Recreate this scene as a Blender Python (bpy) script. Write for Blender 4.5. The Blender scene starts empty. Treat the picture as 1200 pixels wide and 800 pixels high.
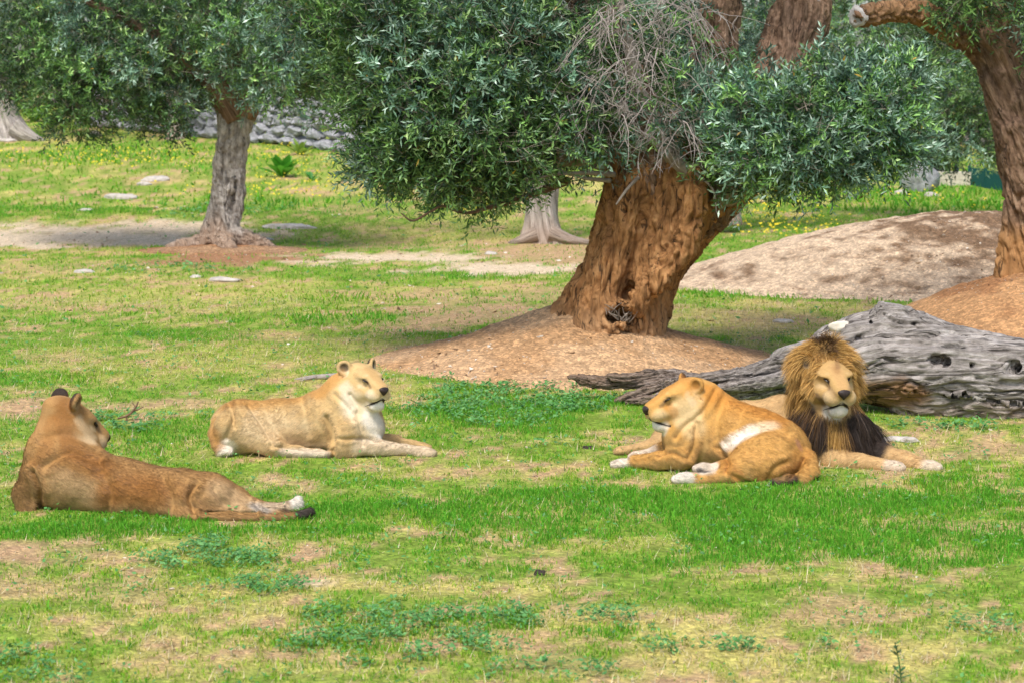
import bpy, math
import numpy as np
from mathutils import Vector

# ------------------------------------------------------------------ camera, sky, sun, exposure
SC = bpy.context.scene
COL = SC.collection
CAM_H = 2.6
FPX = 2400.0                      # focal length in pixels of the 1200 px wide photograph
TILT = math.atan(290.0 / FPX)     # camera looks down by this much
cam_data = bpy.data.cameras.new('camera')
cam = bpy.data.objects.new('camera', cam_data)
COL.objects.link(cam)
cam.location = (0, 0, CAM_H)
cam.rotation_euler = (math.pi / 2 - TILT, 0, 0)
cam_data.sensor_width = 36.0
cam_data.lens = 36.0 * FPX / 1200.0
cam_data.clip_start = 0.1
cam_data.clip_end = 5000
cam_data.dof.use_dof = True
cam_data.dof.focus_distance = 15.0
cam_data.dof.aperture_fstop = 4.0
SC.camera = cam

SUN_EL, SUN_AZ = 60.0, 200.0      # azimuth clockwise from +Y (the view direction)
world = bpy.data.worlds.new('World')
SC.world = world
world.use_nodes = True
wn = world.node_tree.nodes
sky = wn.new('ShaderNodeTexSky')
sky.sky_type = 'NISHITA'
sky.sun_disc = False
sky.sun_elevation = math.radians(SUN_EL)
sky.sun_rotation = math.radians(SUN_AZ)
sky.dust_density = 3.0
sky.air_density = 1.0
sky.ozone_density = 1.0
bg = wn['Background']
bg.inputs['Strength'].default_value = 0.10
world.node_tree.links.new(sky.outputs['Color'], bg.inputs['Color'])

sun_data = bpy.data.lights.new('sun', 'SUN')
sun_data.energy = 1.5
sun_data.angle = math.radians(15)
sun_data.color = (1.0, 0.97, 0.92)
sun = bpy.data.objects.new('sun', sun_data)
COL.objects.link(sun)
_el, _az = math.radians(SUN_EL), math.radians(SUN_AZ)
_d = Vector((math.cos(_el) * math.sin(_az), math.cos(_el) * math.cos(_az), math.sin(_el)))
sun.rotation_euler = _d.to_track_quat('Z', 'Y').to_euler()
sun.location = (-4, -4, 12)

SC.view_settings.view_transform = 'Standard'
SC.view_settings.look = 'None'
SC.view_settings.exposure = 1.24
SC.view_settings.gamma = 1.0
SC.cycles.max_bounces = 6
SC.cycles.transparent_max_bounces = 4

# ------------------------------------------------------------------ noise
def _hash(ix, iy, iz, seed):
    h = (ix.astype(np.uint32) * np.uint32(374761393) + iy.astype(np.uint32) * np.uint32(668265263)
         + iz.astype(np.uint32) * np.uint32(2147483647) + np.uint32(seed * 974634 + 12345))
    h = (h ^ (h >> np.uint32(13))) * np.uint32(1274126177)
    h = (h ^ (h >> np.uint32(15))) * np.uint32(2246822519)
    h = h ^ (h >> np.uint32(16))
    return h.astype(np.float32) / np.float32(4294967295.0)

def vnoise(p, seed=0):
    p = np.asarray(p, dtype=np.float32)
    f = np.floor(p)
    t = p - f
    t = t * t * (3 - 2 * t)
    i = f.astype(np.int64)
    out = np.zeros(len(p), np.float32)
    for dx in (0, 1):
        wx = t[:, 0] if dx else 1 - t[:, 0]
        for dy in (0, 1):
            wy = t[:, 1] if dy else 1 - t[:, 1]
            for dz in (0, 1):
                wz = t[:, 2] if dz else 1 - t[:, 2]
                out += wx * wy * wz * _hash(i[:, 0] + dx, i[:, 1] + dy, i[:, 2] + dz, seed)
    return out

def fbm(p, seed=0, octaves=4, gain=0.5):
    p = np.asarray(p, dtype=np.float32)
    out = np.zeros(len(p), np.float32)
    a, tot = 1.0, 0.0
    for o in range(octaves):
        out += a * vnoise(p * (2.0 ** o) + 17.3 * o, seed + o * 7)
        tot += a
        a *= gain
    return out / tot

def noise2(x, y, scale, seed=0, octaves=4, stretch=1.0):
    x = np.asarray(x, np.float32).ravel(); y = np.asarray(y, np.float32).ravel()
    return fbm(np.stack([x * scale, y * scale * stretch, np.zeros_like(x) + 0.37], 1), seed, octaves)

def sstep(a, b, x):
    t = np.clip((x - a) / (b - a), 0, 1)
    return t * t * (3 - 2 * t)

def unit(v):
    v = np.asarray(v, np.float64)
    return v / np.maximum(np.linalg.norm(v, axis=-1, keepdims=True), 1e-9)

# ------------------------------------------------------------------ measuring: photograph position -> place
_F = np.array([0, math.cos(TILT), -math.sin(TILT)])
_U = np.array([0, math.sin(TILT), math.cos(TILT)])
_R = np.array([1.0, 0, 0])

def ray(px, py):
    return FPX * _F + (px - 600.0) * _R + (400.0 - py) * _U

def P(px, py, Y):
    d = ray(px, py)
    return np.array([0, 0, CAM_H]) + d * (Y / d[1])

def terrain(x, y):
    x = np.asarray(x, np.float64); y = np.asarray(y, np.float64)
    side = sstep(-0.12, 0.22, x / np.maximum(y, 5.0))
    slope = 0.070 * (1 - side) + 0.030 * side
    yy = np.minimum(y, 85.0)
    t = np.maximum(yy - 35.0, 0)
    rise = slope * (t - 3.0 * (1 - np.exp(-t / 3.0)))
    return rise

def G(px, py):
    """Point of the ground seen at a photograph position."""
    d = ray(px, py); d = d / d[1]
    lo, hi = 5.0, 300.0
    for Y in np.arange(6, 300, 0.5):
        q = np.array([0, 0, CAM_H]) + d * Y
        if q[2] < terrain(q[0], q[1]):
            hi = Y; lo = Y - 0.5
            break
    for _ in range(30):
        m = (lo + hi) / 2
        q = np.array([0, 0, CAM_H]) + d * m
        if q[2] < terrain(q[0], q[1]): hi = m
        else: lo = m
    q = np.array([0, 0, CAM_H]) + d * lo
    return q

def project(v):
    d = np.asarray(v, float) - np.array([0, 0, CAM_H])
    z = d @ _F
    return 600 + FPX * (d @ _R) / z, 400 - FPX * (d @ _U) / z

def polyline_dist(x, y, line):
    best = np.full(len(x), 1e9)
    line = spline(np.array(line, float), len(line) * 4) if len(line) > 2 else np.array(line, float)
    for (ax, ay), (bx, by) in zip(line[:-1], line[1:]):
        L2 = max((bx - ax) ** 2 + (by - ay) ** 2, 1e-9)
        t = np.clip(((x - ax) * (bx - ax) + (y - ay) * (by - ay)) / L2, 0, 1)
        best = np.minimum(best, np.hypot(x - ax - t * (bx - ax), y - ay - t * (by - ay)))
    return best

# ------------------------------------------------------------------ object helpers
def prop(o, label=None, cat=None, group=None, kind=None):
    if label: o['label'] = label
    if cat: o['category'] = cat
    if group: o['group'] = group
    if kind: o['kind'] = kind
    return o

def root(name, loc, label, cat, group=None):
    o = bpy.data.objects.new(name, None)
    o.empty_display_size = 0.2
    COL.objects.link(o)
    o.location = tuple(float(v) for v in loc)
    return prop(o, label, cat, group)

def mesh_data(name, verts, faces, col=None, attrs=None, smooth=True):
    verts = np.asarray(verts, np.float32)
    faces = np.asarray(faces, np.int32)
    me = bpy.data.meshes.new(name)
    n, k = faces.shape
    me.vertices.add(len(verts)); me.vertices.foreach_set('co', verts.ravel())
    me.loops.add(n * k); me.loops.foreach_set('vertex_index', faces.ravel())
    me.polygons.add(n)
    me.polygons.foreach_set('loop_start', np.arange(0, n * k, k, dtype=np.int32))
    me.polygons.foreach_set('use_smooth', np.full(n, smooth, dtype=bool))
    if col is not None:
        ca = me.color_attributes.new('col', 'FLOAT_COLOR', 'POINT')
        c4 = np.ones((len(verts), 4), np.float32); c4[:, :3] = col
        ca.data.foreach_set('color', c4.ravel())
    for nm, a in (attrs or {}).items():
        a = np.asarray(a, np.float32)
        if a.ndim == 2:
            at = me.attributes.new(nm, 'FLOAT_VECTOR', 'POINT'); at.data.foreach_set('vector', a.ravel())
        else:
            at = me.attributes.new(nm, 'FLOAT', 'POINT'); at.data.foreach_set('value', a.ravel())
    me.update(calc_edges=True)
    return me

def mesh(name, verts, faces, mat, parent=None, origin=None, col=None, attrs=None, smooth=True, kind=None):
    """One mesh object; verts in world space; a child is stored relative to its parent's place."""
    verts = np.asarray(verts, np.float64)
    off = np.zeros(3)
    if parent is not None:
        q = parent
        while q is not None:
            off = off + np.array(q.location); q = q.parent
    org = np.asarray(origin, np.float64) if origin is not None else off
    me = mesh_data(name, verts - org, faces, col, attrs, smooth)
    me.materials.append(mat)
    o = bpy.data.objects.new(name, me)
    COL.objects.link(o)
    if parent is not None:
        o.parent = parent
    o.location = tuple(org - off)
    if kind: o['kind'] = kind
    return o

def merge(parts):
    """[(verts, faces, col)] -> one."""
    vs, fs, cs, n = [], [], [], 0
    for v, f, c in parts:
        vs.append(v); fs.append(np.asarray(f) + n); cs.append(np.broadcast_to(c, (len(v), 3))); n += len(v)
    return np.concatenate(vs), np.concatenate(fs), np.concatenate(cs)

# ------------------------------------------------------------------ materials
def nodes_of(name):
    m = bpy.data.materials.new(name); m.use_nodes = True
    nt = m.node_tree
    return m, nt, nt.nodes, nt.links, nt.nodes['Principled BSDF']

def nd(nt, typ, **kw):
    n = nt.nodes.new(typ)
    for k, v in kw.items():
        if k in n.inputs: n.inputs[k].default_value = v
        else: setattr(n, k, v)
    return n

def ramp(nt, stops):
    r = nt.nodes.new('ShaderNodeValToRGB')
    e = r.color_ramp.elements
    while len(e) < len(stops): e.new(0.5)
    for el, (p, c) in zip(e, stops):
        el.position = p; el.color = (*c, 1)
    return r

def mix(nt, a, b, fac, mode='MIX'):
    m = nt.nodes.new('ShaderNodeMix'); m.data_type = 'RGBA'; m.blend_type = mode
    for sock, v in ((m.inputs['A'], a), (m.inputs['B'], b), (m.inputs['Factor'], fac)):
        if isinstance(v, bpy.types.NodeSocket): nt.links.new(v, sock)
        elif isinstance(v, (tuple, list)): sock.default_value = (*v, 1)
        else: sock.default_value = v
    return m.outputs['Result']

def bump(nt, bsdf, height, strength, dist):
    b = nd(nt, 'ShaderNodeBump', Strength=strength, Distance=dist)
    nt.links.new(height, b.inputs['Height'])
    nt.links.new(b.outputs['Normal'], bsdf.inputs['Normal'])
    return b

def mat_vcol(name, rough=0.8, spec=0.2, transl=0.0, noise=None):
    """Colour from the mesh's own colour attribute (pigment per strand, blade or leaf; olive leaves also carry painted light and shade)."""
    m, nt, N, L, b = nodes_of(name)
    a = nd(nt, 'ShaderNodeAttribute', attribute_name='col')
    c = a.outputs['Color']
    if noise:
        sc, amt = noise
        t = nd(nt, 'ShaderNodeTexCoord')
        nz = nd(nt, 'ShaderNodeTexNoise', Scale=sc, Detail=4.0, Roughness=0.7)
        L.new(t.outputs['Object'], nz.inputs['Vector'])
        r = ramp(nt, [(0.25, (1 - amt,) * 3), (0.75, (1 + amt,) * 3)])
        L.new(nz.outputs['Fac'], r.inputs['Fac'])
        c = mix(nt, c, r.outputs['Color'], 1.0, 'MULTIPLY')
        bump(nt, b, nz.outputs['Fac'], 0.5, 0.01)
    L.new(c, b.inputs['Base Color'])
    b.inputs['Roughness'].default_value = rough
    b.inputs['Specular IOR Level'].default_value = spec
    if transl:
        tr = nd(nt, 'ShaderNodeBsdfTranslucent')
        L.new(c, tr.inputs['Color'])
        mx = nd(nt, 'ShaderNodeMixShader', Fac=transl)
        L.new(b.outputs[0], mx.inputs[1]); L.new(tr.outputs[0], mx.inputs[2])
        L.new(mx.outputs[0], N['Material Output'].inputs['Surface'])
    return m

def mat_bark(name, dark, mid, light, grain=6.0, stain=None, rough=0.9, bumpd=0.03, cracks=0.0, along=0.06):
    """Bark: grain runs along the stem ('grain' attribute: across, across, along)."""
    m, nt, N, L, b = nodes_of(name)
    g = nd(nt, 'ShaderNodeAttribute', attribute_name='grain')
    mp = nd(nt, 'ShaderNodeMapping')
    mp.inputs['Scale'].default_value = (grain, grain, grain * along * 4)
    L.new(g.outputs['Vector'], mp.inputs['Vector'])
    n1 = nd(nt, 'ShaderNodeTexNoise', Scale=1.0, Detail=9.0, Roughness=0.72, Distortion=1.1)
    L.new(mp.outputs[0], n1.inputs['Vector'])
    n2 = nd(nt, 'ShaderNodeTexNoise', Scale=2.6, Detail=6.0, Roughness=0.65)
    L.new(g.outputs['Vector'], n2.inputs['Vector'])
    r = ramp(nt, [(0.33, dark), (0.5, mid), (0.68, light)])
    L.new(n1.outputs['Fac'], r.inputs['Fac'])
    c = r.outputs['Color']
    r2 = ramp(nt, [(0.34, (0.55, 0.53, 0.5)), (0.66, (1.3, 1.27, 1.24))])
    L.new(n2.outputs['Fac'], r2.inputs['Fac'])
    c = mix(nt, c, r2.outputs['Color'], 0.85, 'MULTIPLY')
    if stain:
        s = nd(nt, 'ShaderNodeAttribute', attribute_name='stain')
        c2 = mix(nt, tuple(v * 0.55 for v in stain), tuple(v * 1.45 for v in stain), n1.outputs['Fac'])
        c = mix(nt, c, c2, s.outputs['Fac'])
    h = n1.outputs['Fac']
    if cracks:
        mp2 = nd(nt, 'ShaderNodeMapping')
        mp2.inputs['Scale'].default_value = (grain * 0.5, grain * 0.5, grain * along)
        L.new(g.outputs['Vector'], mp2.inputs['Vector'])
        n3 = nd(nt, 'ShaderNodeTexNoise', Scale=1.0, Detail=3.0, Roughness=0.5, Distortion=0.7)
        L.new(mp2.outputs[0], n3.inputs['Vector'])
        ab = nd(nt, 'ShaderNodeMath', operation='SUBTRACT'); ab.inputs[1].default_value = 0.5
        L.new(n3.outputs['Fac'], ab.inputs[0])
        a2 = nd(nt, 'ShaderNodeMath', operation='ABSOLUTE'); L.new(ab.outputs[0], a2.inputs[0])
        # cracks open and close along their run
        n4 = nd(nt, 'ShaderNodeTexNoise', Scale=grain * 0.25, Detail=2.0)
        L.new(g.outputs['Vector'], n4.inputs['Vector'])
        r4 = ramp(nt, [(0.42, (0, 0, 0)), (0.62, (1, 1, 1))]); L.new(n4.outputs['Fac'], r4.inputs['Fac'])
        wd = nd(nt, 'ShaderNodeMath', operation='MULTIPLY_ADD'); L.new(r4.outputs['Color'], wd.inputs[0]); wd.inputs[1].default_value = -0.011 * cracks
        L.new(a2.outputs[0], wd.inputs[2])
        cr = ramp(nt, [(0.0, (0, 0, 0)), (0.006 * cracks, (1, 1, 1))])
        L.new(wd.outputs[0], cr.inputs['Fac'])
        c = mix(nt, mix(nt, c, (0.03, 0.024, 0.02), 0.7), c, cr.outputs['Color'])
        ml = nd(nt, 'ShaderNodeMath', operation='MULTIPLY_ADD')
        L.new(cr.outputs['Color'], ml.inputs[0]); ml.inputs[1].default_value = 0.5
        L.new(n1.outputs['Fac'], ml.inputs[2])
        h = ml.outputs[0]
    L.new(c, b.inputs['Base Color'])
    b.inputs['Roughness'].default_value = rough
    b.inputs['Specular IOR Level'].default_value = 0.15
    bump(nt, b, h, 0.9, bumpd)
    return m

def mat_plain(name, c1, c2, scale=8.0, rough=0.85, bumpd=0.02, spec=0.2):
    m, nt, N, L, b = nodes_of(name)
    t = nd(nt, 'ShaderNodeTexCoord')
    nz = nd(nt, 'ShaderNodeTexNoise', Scale=scale, Detail=6.0, Roughness=0.65)
    L.new(t.outputs['Object'], nz.inputs['Vector'])
    r = ramp(nt, [(0.3, c1), (0.7, c2)])
    L.new(nz.outputs['Fac'], r.inputs['Fac'])
    L.new(r.outputs['Color'], b.inputs['Base Color'])
    b.inputs['Roughness'].default_value = rough
    b.inputs['Specular IOR Level'].default_value = spec
    bump(nt, b, nz.outputs['Fac'], 0.7, bumpd)
    return m

# ------------------------------------------------------------------ shapes
def spline(pts, n):
    """Catmull-Rom through rows of pts (any width)."""
    p = np.asarray(pts, np.float64)
    p = np.vstack([2 * p[0] - p[1], p, 2 * p[-1] - p[-2]])
    seg = len(p) - 3
    t = np.linspace(0, seg - 1e-6, n)
    i = t.astype(int); u = (t - i)[:, None]
    a, b, c, d = p[i], p[i + 1], p[i + 2], p[i + 3]
    return 0.5 * ((2 * b) + (-a + c) * u + (2 * a - 5 * b + 4 * c - d) * u ** 2 + (-a + 3 * b - 3 * c + d) * u ** 3)

def frames(c):
    t = np.gradient(c, axis=0); t = unit(t)
    n0 = np.cross(t[0], [0.3, -1.0, 0.2]); n0 = n0 / np.linalg.norm(n0)
    Ns = [n0]
    for k in range(1, len(c)):
        n = Ns[-1] - t[k] * np.dot(Ns[-1], t[k]); Ns.append(n / np.linalg.norm(n))
    Ns = np.array(Ns)
    return t, Ns, np.cross(t, Ns)

def tube(pts, rings, nang, ridge=0.0, freq=3.0, twist=0.0, seed=0, lobes=None, cap=True, fine=0.0, aspect=1.0):
    """pts rows: x, y, z, radius. Returns verts, faces (quads), grain attribute, v parameter."""
    q = spline(pts, rings)
    c, r = q[:, :3], np.maximum(q[:, 3], 0.0005)
    t, N, B = frames(c)
    L = np.concatenate([[0], np.cumsum(np.linalg.norm(np.diff(c, axis=0), axis=1))])
    th = np.linspace(0, 2 * math.pi, nang, endpoint=False)
    TH = th[None, :] + twist * L[:, None]
    V = np.repeat(L[:, None], nang, 1)
    RR = np.repeat(r[:, None], nang, 1)
    g = np.stack([np.cos(TH), np.sin(TH), V], 2).reshape(-1, 3)
    disp = np.ones(rings * nang)
    if ridge:
        p = g * np.array([freq, freq, freq * 0.35])
        nz = fbm(p, seed, 4)
        rid = 1 - np.abs(2 * vnoise(g * np.array([freq * 1.7, freq * 1.7, freq * 0.3]) + 9.1, seed + 3) - 1) * 1.6
        disp = disp + ridge * ((nz - 0.5) * 2.0 + 0.55 * rid - 0.3)
    if fine:
        disp = disp + fine * (fbm(g * np.array([freq * 5, freq * 5, freq * 1.1]), seed + 11, 3) - 0.5) * 2
    if lobes:
        for k, amp, ph in lobes:
            disp = disp + amp * np.cos(k * TH.ravel() + ph + 0.4 * V.ravel())
    rad = (RR.ravel() * disp)
    ca, sa = np.cos(np.tile(th, rings)), np.sin(np.tile(th, rings)) * aspect
    v = np.repeat(c, nang, 0) + rad[:, None] * (ca[:, None] * np.repeat(N, nang, 0) + sa[:, None] * np.repeat(B, nang, 0))
    i = np.arange(rings - 1)[:, None] * nang; j = np.arange(nang)[None, :]; j2 = (j + 1) % nang
    f = np.stack([i + j, i + j2, i + nang + j2, i + nang + j], 2).reshape(-1, 4)
    if cap:
        v = np.vstack([v, c[0] - t[0] * r[0] * 0.15, c[-1] + t[-1] * r[-1] * 0.15])
        g = np.vstack([g, [0, 0, 0], [0, 0, L[-1]]])
        k0, k1 = len(v) - 2, len(v) - 1
        jj = np.arange(nang); jn = (jj + 1) % nang
        f0 = np.stack([jn, jj, np.full(nang, k0), np.full(nang, k0)], 1)
        base = (rings - 1) * nang
        f1 = np.stack([base + jj, base + jn, np.full(nang, k1), np.full(nang, k1)], 1)
        caps = np.vstack([f0, f1])
        return v, f, g, caps[:, :3]
    return v, f, g, None

def tri(f):
    f = np.asarray(f)
    return np.vstack([f[:, [0, 1, 2]], f[:, [0, 2, 3]]]) if f.shape[1] == 4 else f

def tube_mesh(name, pts, rings, nang, mat, parent, stain=None, hollow=None, **kw):
    v, f, g, caps = tube(pts, rings, nang, **kw)
    faces = tri(f)
    if caps is not None: faces = np.vstack([faces, caps])
    at = {'grain': g}
    if stain is not None: at['stain'] = stain(v)
    if hollow is not None: v = hollow(v)
    return mesh(name, v, faces, mat, parent, attrs=at)

def rock_shape(center, r, seed, sub=14, rough=0.35, flat=1.0):
    """Angular stone: a sphere cut by random planes, then roughened."""
    rng = np.random.default_rng(seed)
    u = np.linspace(0, math.pi, sub); w = np.linspace(0, 2 * math.pi, sub * 2, endpoint=False)
    U, W = np.meshgrid(u, w, indexing='ij')
    d = np.stack([np.sin(U) * np.cos(W), np.sin(U) * np.sin(W), np.cos(U)], 2).reshape(-1, 3)
    rad = np.ones(len(d)) * 1.15
    for k in range(16):
        n = unit(rng.normal(size=3)); h = rng.uniform(0.72, 1.0)
        dn = d @ n
        rad = np.where(dn > 1e-3, np.minimum(rad, h / np.maximum(dn, 1e-3)), rad)
    rad = rad * (1 + rough * (fbm(d * 3 + seed, seed, 3) - 0.5))
    v = d * rad[:, None] * np.asarray(r) + np.asarray(center)
    n2 = sub * 2
    i = np.arange(sub - 1)[:, None] * n2; j = np.arange(n2)[None, :]; j2 = (j + 1) % n2
    f = np.stack([i + j, i + n2 + j, i + n2 + j2, i + j2], 2).reshape(-1, 4)
    return v, f
# ------------------------------------------------------------------ ground: where soil, straw and green lie
# px, py, half width, half height in the photograph, kind, strength
PATCHES = [
    (60, 278, 230, 13, 'path', 1.1), (180, 268, 110, 10, 'path', .8), (450, 302, 130, 8, 'path', 1.0), (600, 316, 110, 8, 'path', 1.0), (500, 288, 120, 6, 'soil', .5),
    (640, 296, 110, 14, 'soil', .9), (560, 368, 120, 24, 'soil', .9), (470, 345, 90, 10, 'soil', .7), (330, 395, 120, 8, 'soil', .5), (120, 360, 120, 6, 'soil', .5), (430, 430, 80, 8, 'soil', .6), (60, 418, 70, 6, 'soil', .5), (400, 245, 60, 5, 'soil', .5), (620, 345, 70, 14, 'soil', .6),
    (30, 475, 70, 11, 'soil', 1.0), (200, 474, 100, 9, 'soil', .8), (30, 655, 110, 22, 'soil', .95), (5, 690, 60, 25, 'soil', .7), (140, 690, 70, 15, 'soil', .5),
    (430, 687, 130, 10, 'straw', .9), (360, 684, 40, 5, 'path', .7), (300, 770, 150, 28, 'straw', .5),
    (690, 640, 200, 7, 'straw', .45), (600, 690, 120, 15, 'straw', .6), (760, 735, 190, 25, 'straw', .9), (960, 720, 90, 18, 'soil', .75),
    (980, 770, 260, 26, 'straw', .9), (1150, 735, 90, 14, 'straw', .5), (620, 770, 110, 22, 'soil', .5), (900, 680, 100, 8, 'straw', .5),
    (1130, 620, 80, 9, 'soil', .6), (1040, 600, 60, 6, 'straw', .4), (1150, 526, 70, 12, 'soil', .8), (500, 555, 90, 8, 'straw', .4),
    (420, 520, 40, 8, 'straw', .4), (880, 385, 110, 26, 'straw', .8), (900, 375, 80, 13, 'soil', .6), (870, 415, 80, 12, 'soil', .35),
    (250, 350, 260, 22, 'straw', .45), (250, 420, 260, 26, 'straw', .45), (480, 415, 110, 22, 'straw', .5), (60, 315, 80, 10, 'soil', .45),
    (180, 212, 40, 6, 'soil', .6), (250, 330, 60, 6, 'soil', .5), (560, 265, 90, 14, 'straw', .5), (420, 465, 60, 8, 'soil', .4),
    # lush
    (700, 600, 470, 34, 'green', .95), (950, 640, 300, 30, 'green', .8), (200, 625, 330, 10, 'green', .9), (620, 480, 150, 34, 'green', .8),
    (1120, 580, 120, 30, 'green', .7), (420, 740, 200, 30, 'green', .5), (330, 500, 260, 12, 'green', .5), (150, 515, 120, 20, 'green', .5),
    (310, 240, 110, 9, 'green', .8), (80, 248, 120, 8, 'green', .8), (130, 185, 160, 16, 'green', .5), (560, 325, 110, 5, 'green', .5),
    (430, 350, 80, 8, 'green', .5), (560, 395, 90, 12, 'green', .6), (220, 395, 90, 8, 'green', .5), (400, 375, 120, 7, 'green', .5), (40, 445, 90, 9, 'green', .5), (1080, 235, 140, 20, 'green', .9), (860, 325, 80, 6, 'green', .6),
    (880, 348, 90, 4, 'green', .7), (700, 745, 90, 12, 'green', .7),
    # broad-leaved weeds
    (620, 468, 130, 26, 'weed', .9), (250, 655, 70, 16, 'weed', .8), (300, 690, 60, 14, 'weed', .8), (500, 735, 170, 22, 'weed', .8), (40, 785, 90, 18, 'weed', .7), (430, 760, 130, 16, 'weed', .7),
    (700, 726, 60, 8, 'weed', .6), (820, 762, 60, 7, 'weed', .6), (650, 788, 120, 10, 'weed', .6), (1150, 735, 50, 8, 'weed', .5), (960, 760, 50, 5, 'weed', .6), (20, 765, 40, 10, 'weed', .5),
    (150, 493, 90, 9, 'weed', .7), (270, 245, 90, 8, 'weed', .6), (200, 315, 80, 7, 'weed', .6), (560, 430, 60, 5, 'weed', .3), (1100, 500, 80, 8, 'weed', .7),
    (265, 303, 75, 12, 'red', 1.0),
]
_PW = []
for (px, py, rx, ry, kind, st) in PATCHES:
    c = G(px, py); s = FPX / c[1]
    y0 = G(px, min(py + ry, 830))[1]; y1 = G(px, py - ry)[1]
    _PW.append((c[0], (y0 + y1) / 2, rx / s, max((y1 - y0) / 2, 0.05), kind, st))

def fields(x, y):
    x = np.asarray(x, np.float64); y = np.asarray(y, np.float64)
    wx = (noise2(x, y, 1.3, 5, 5) - 0.5) * 1.7; wy = (noise2(x, y, 1.3, 6, 5) - 0.5) * 1.7
    out = {k: np.zeros(len(x)) for k in ('path', 'soil', 'straw', 'green', 'weed', 'red')}
    edge = noise2(x, y, 3.5, 8, 4)
    for (cx, cy, rx, ry, kind, st) in _PW:
        d = np.sqrt(((x - cx) / rx + wx * 1.3) ** 2 + ((y - cy) / ry + wy * 1.3) ** 2)
        out[kind] = np.maximum(out[kind], st * (1 - sstep(0.55, 1.15, d + (edge - 0.5) * 1.6)))
    big = noise2(x, y, 0.55, 21, 4); mid = noise2(x, y, 1.9, 22, 4); small = noise2(x, y, 6.0, 23, 3)
    tiny = noise2(x, y, 15.0, 24, 2)
    straw0 = sstep(0.46, 0.62, big * 0.30 + mid * 0.35 + small * 0.35)
    soil0 = sstep(0.52, 0.62, mid * 0.35 + small * 0.40 + tiny * 0.25) * 0.85
    straw = np.clip(np.maximum(straw0 * 0.75, out['straw']) * (1 - 0.85 * out['green']), 0, 1)
    soil = np.clip(np.maximum(soil0 * (1 - 0.8 * out['green']), np.maximum(out['soil'], out['path'])), 0, 1)
    soil = np.clip(soil * (0.35 + 1.3 * (0.5 * small + 0.5 * tiny)), 0, 1)
    soil = np.maximum(soil, out['red'])
    return dict(straw=straw, soil=soil, path=out['path'], green=out['green'], weed=out['weed'], red=out['red'], big=big, mid=mid, small=small, tiny=tiny)

# ------------------------------------------------------------------ mounds of earth
MOUNDS = [  # cx, cy, rx, ry, height, shape exponent
    (0.62, 20.05, 1.95, 1.95, 0.58, 'cone', 11),
    (6.60, 28.6, 4.60, 3.1, 0.95, 'dome', 12),
    (6.15, 22.7, 2.15, 2.3, 0.68, 'dome', 13),
    (-4.79, 34.2, 1.4, 0.9, 0.08, 'dome', 14),
]
def mound_profile(r, shape):
    r = np.clip(r, 0, 1.2)
    if shape == 'cone':
        return np.clip(1 - r, -0.1, 1) ** 1 * (0.72 + 0.28 * (1 - np.minimum(r, 1))) if False else np.where(r < 1, (1 - r) ** 1.35 * 0.9 + 0.1 * (1 - r ** 2), -(r - 1) * 0.15)
    return np.where(r < 1, (1 - r ** 2) ** 1.35, -(r - 1) * 0.12)

def mound_height(x, y):
    z = np.zeros(len(x)) - 1.0
    for (cx, cy, rx, ry, h, shape, seed) in MOUNDS:
        r = np.sqrt(((x - cx) / rx) ** 2 + ((y - cy) / ry) ** 2)
        z = np.maximum(z, h * mound_profile(r, shape))
    return z

def surface(x, y):
    """Height of whatever one would stand on."""
    x = np.atleast_1d(np.asarray(x, float)); y = np.atleast_1d(np.asarray(y, float))
    return terrain(x, y) + np.maximum(mound_height(x, y), 0)

def bumps(x, y):
    return (noise2(x, y, 1.1, 31, 3) - 0.5) * 0.05 + (noise2(x, y, 6.0, 32, 3) - 0.5) * 0.02

# colour of bare ground, dead grass and the low green
C_SOIL = np.array([0.42, 0.275, 0.15]); C_PATH = np.array([0.56, 0.45, 0.31]); C_RED = np.array([0.29, 0.155, 0.08])
C_STRAW = np.array([0.48, 0.41, 0.13]); C_GREEN = np.array([0.13, 0.235, 0.022])

def ground_color(x, y):
    f = fields(x, y)
    c = C_GREEN[None] * (0.55 + 0.9 * f['tiny'][:, None])
    c = c + (C_STRAW - c) * np.clip(0.12 + f['straw'] * (.5 + f['small']), 0, 1)[:, None]
    c = c + (C_SOIL - c) * f['soil'][:, None]
    c = c + (C_PATH - c) * np.clip(f['path'], 0, 1)[:, None]
    c = c + (C_RED - c) * np.clip(f['red'], 0, 1)[:, None]
    return c

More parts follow.
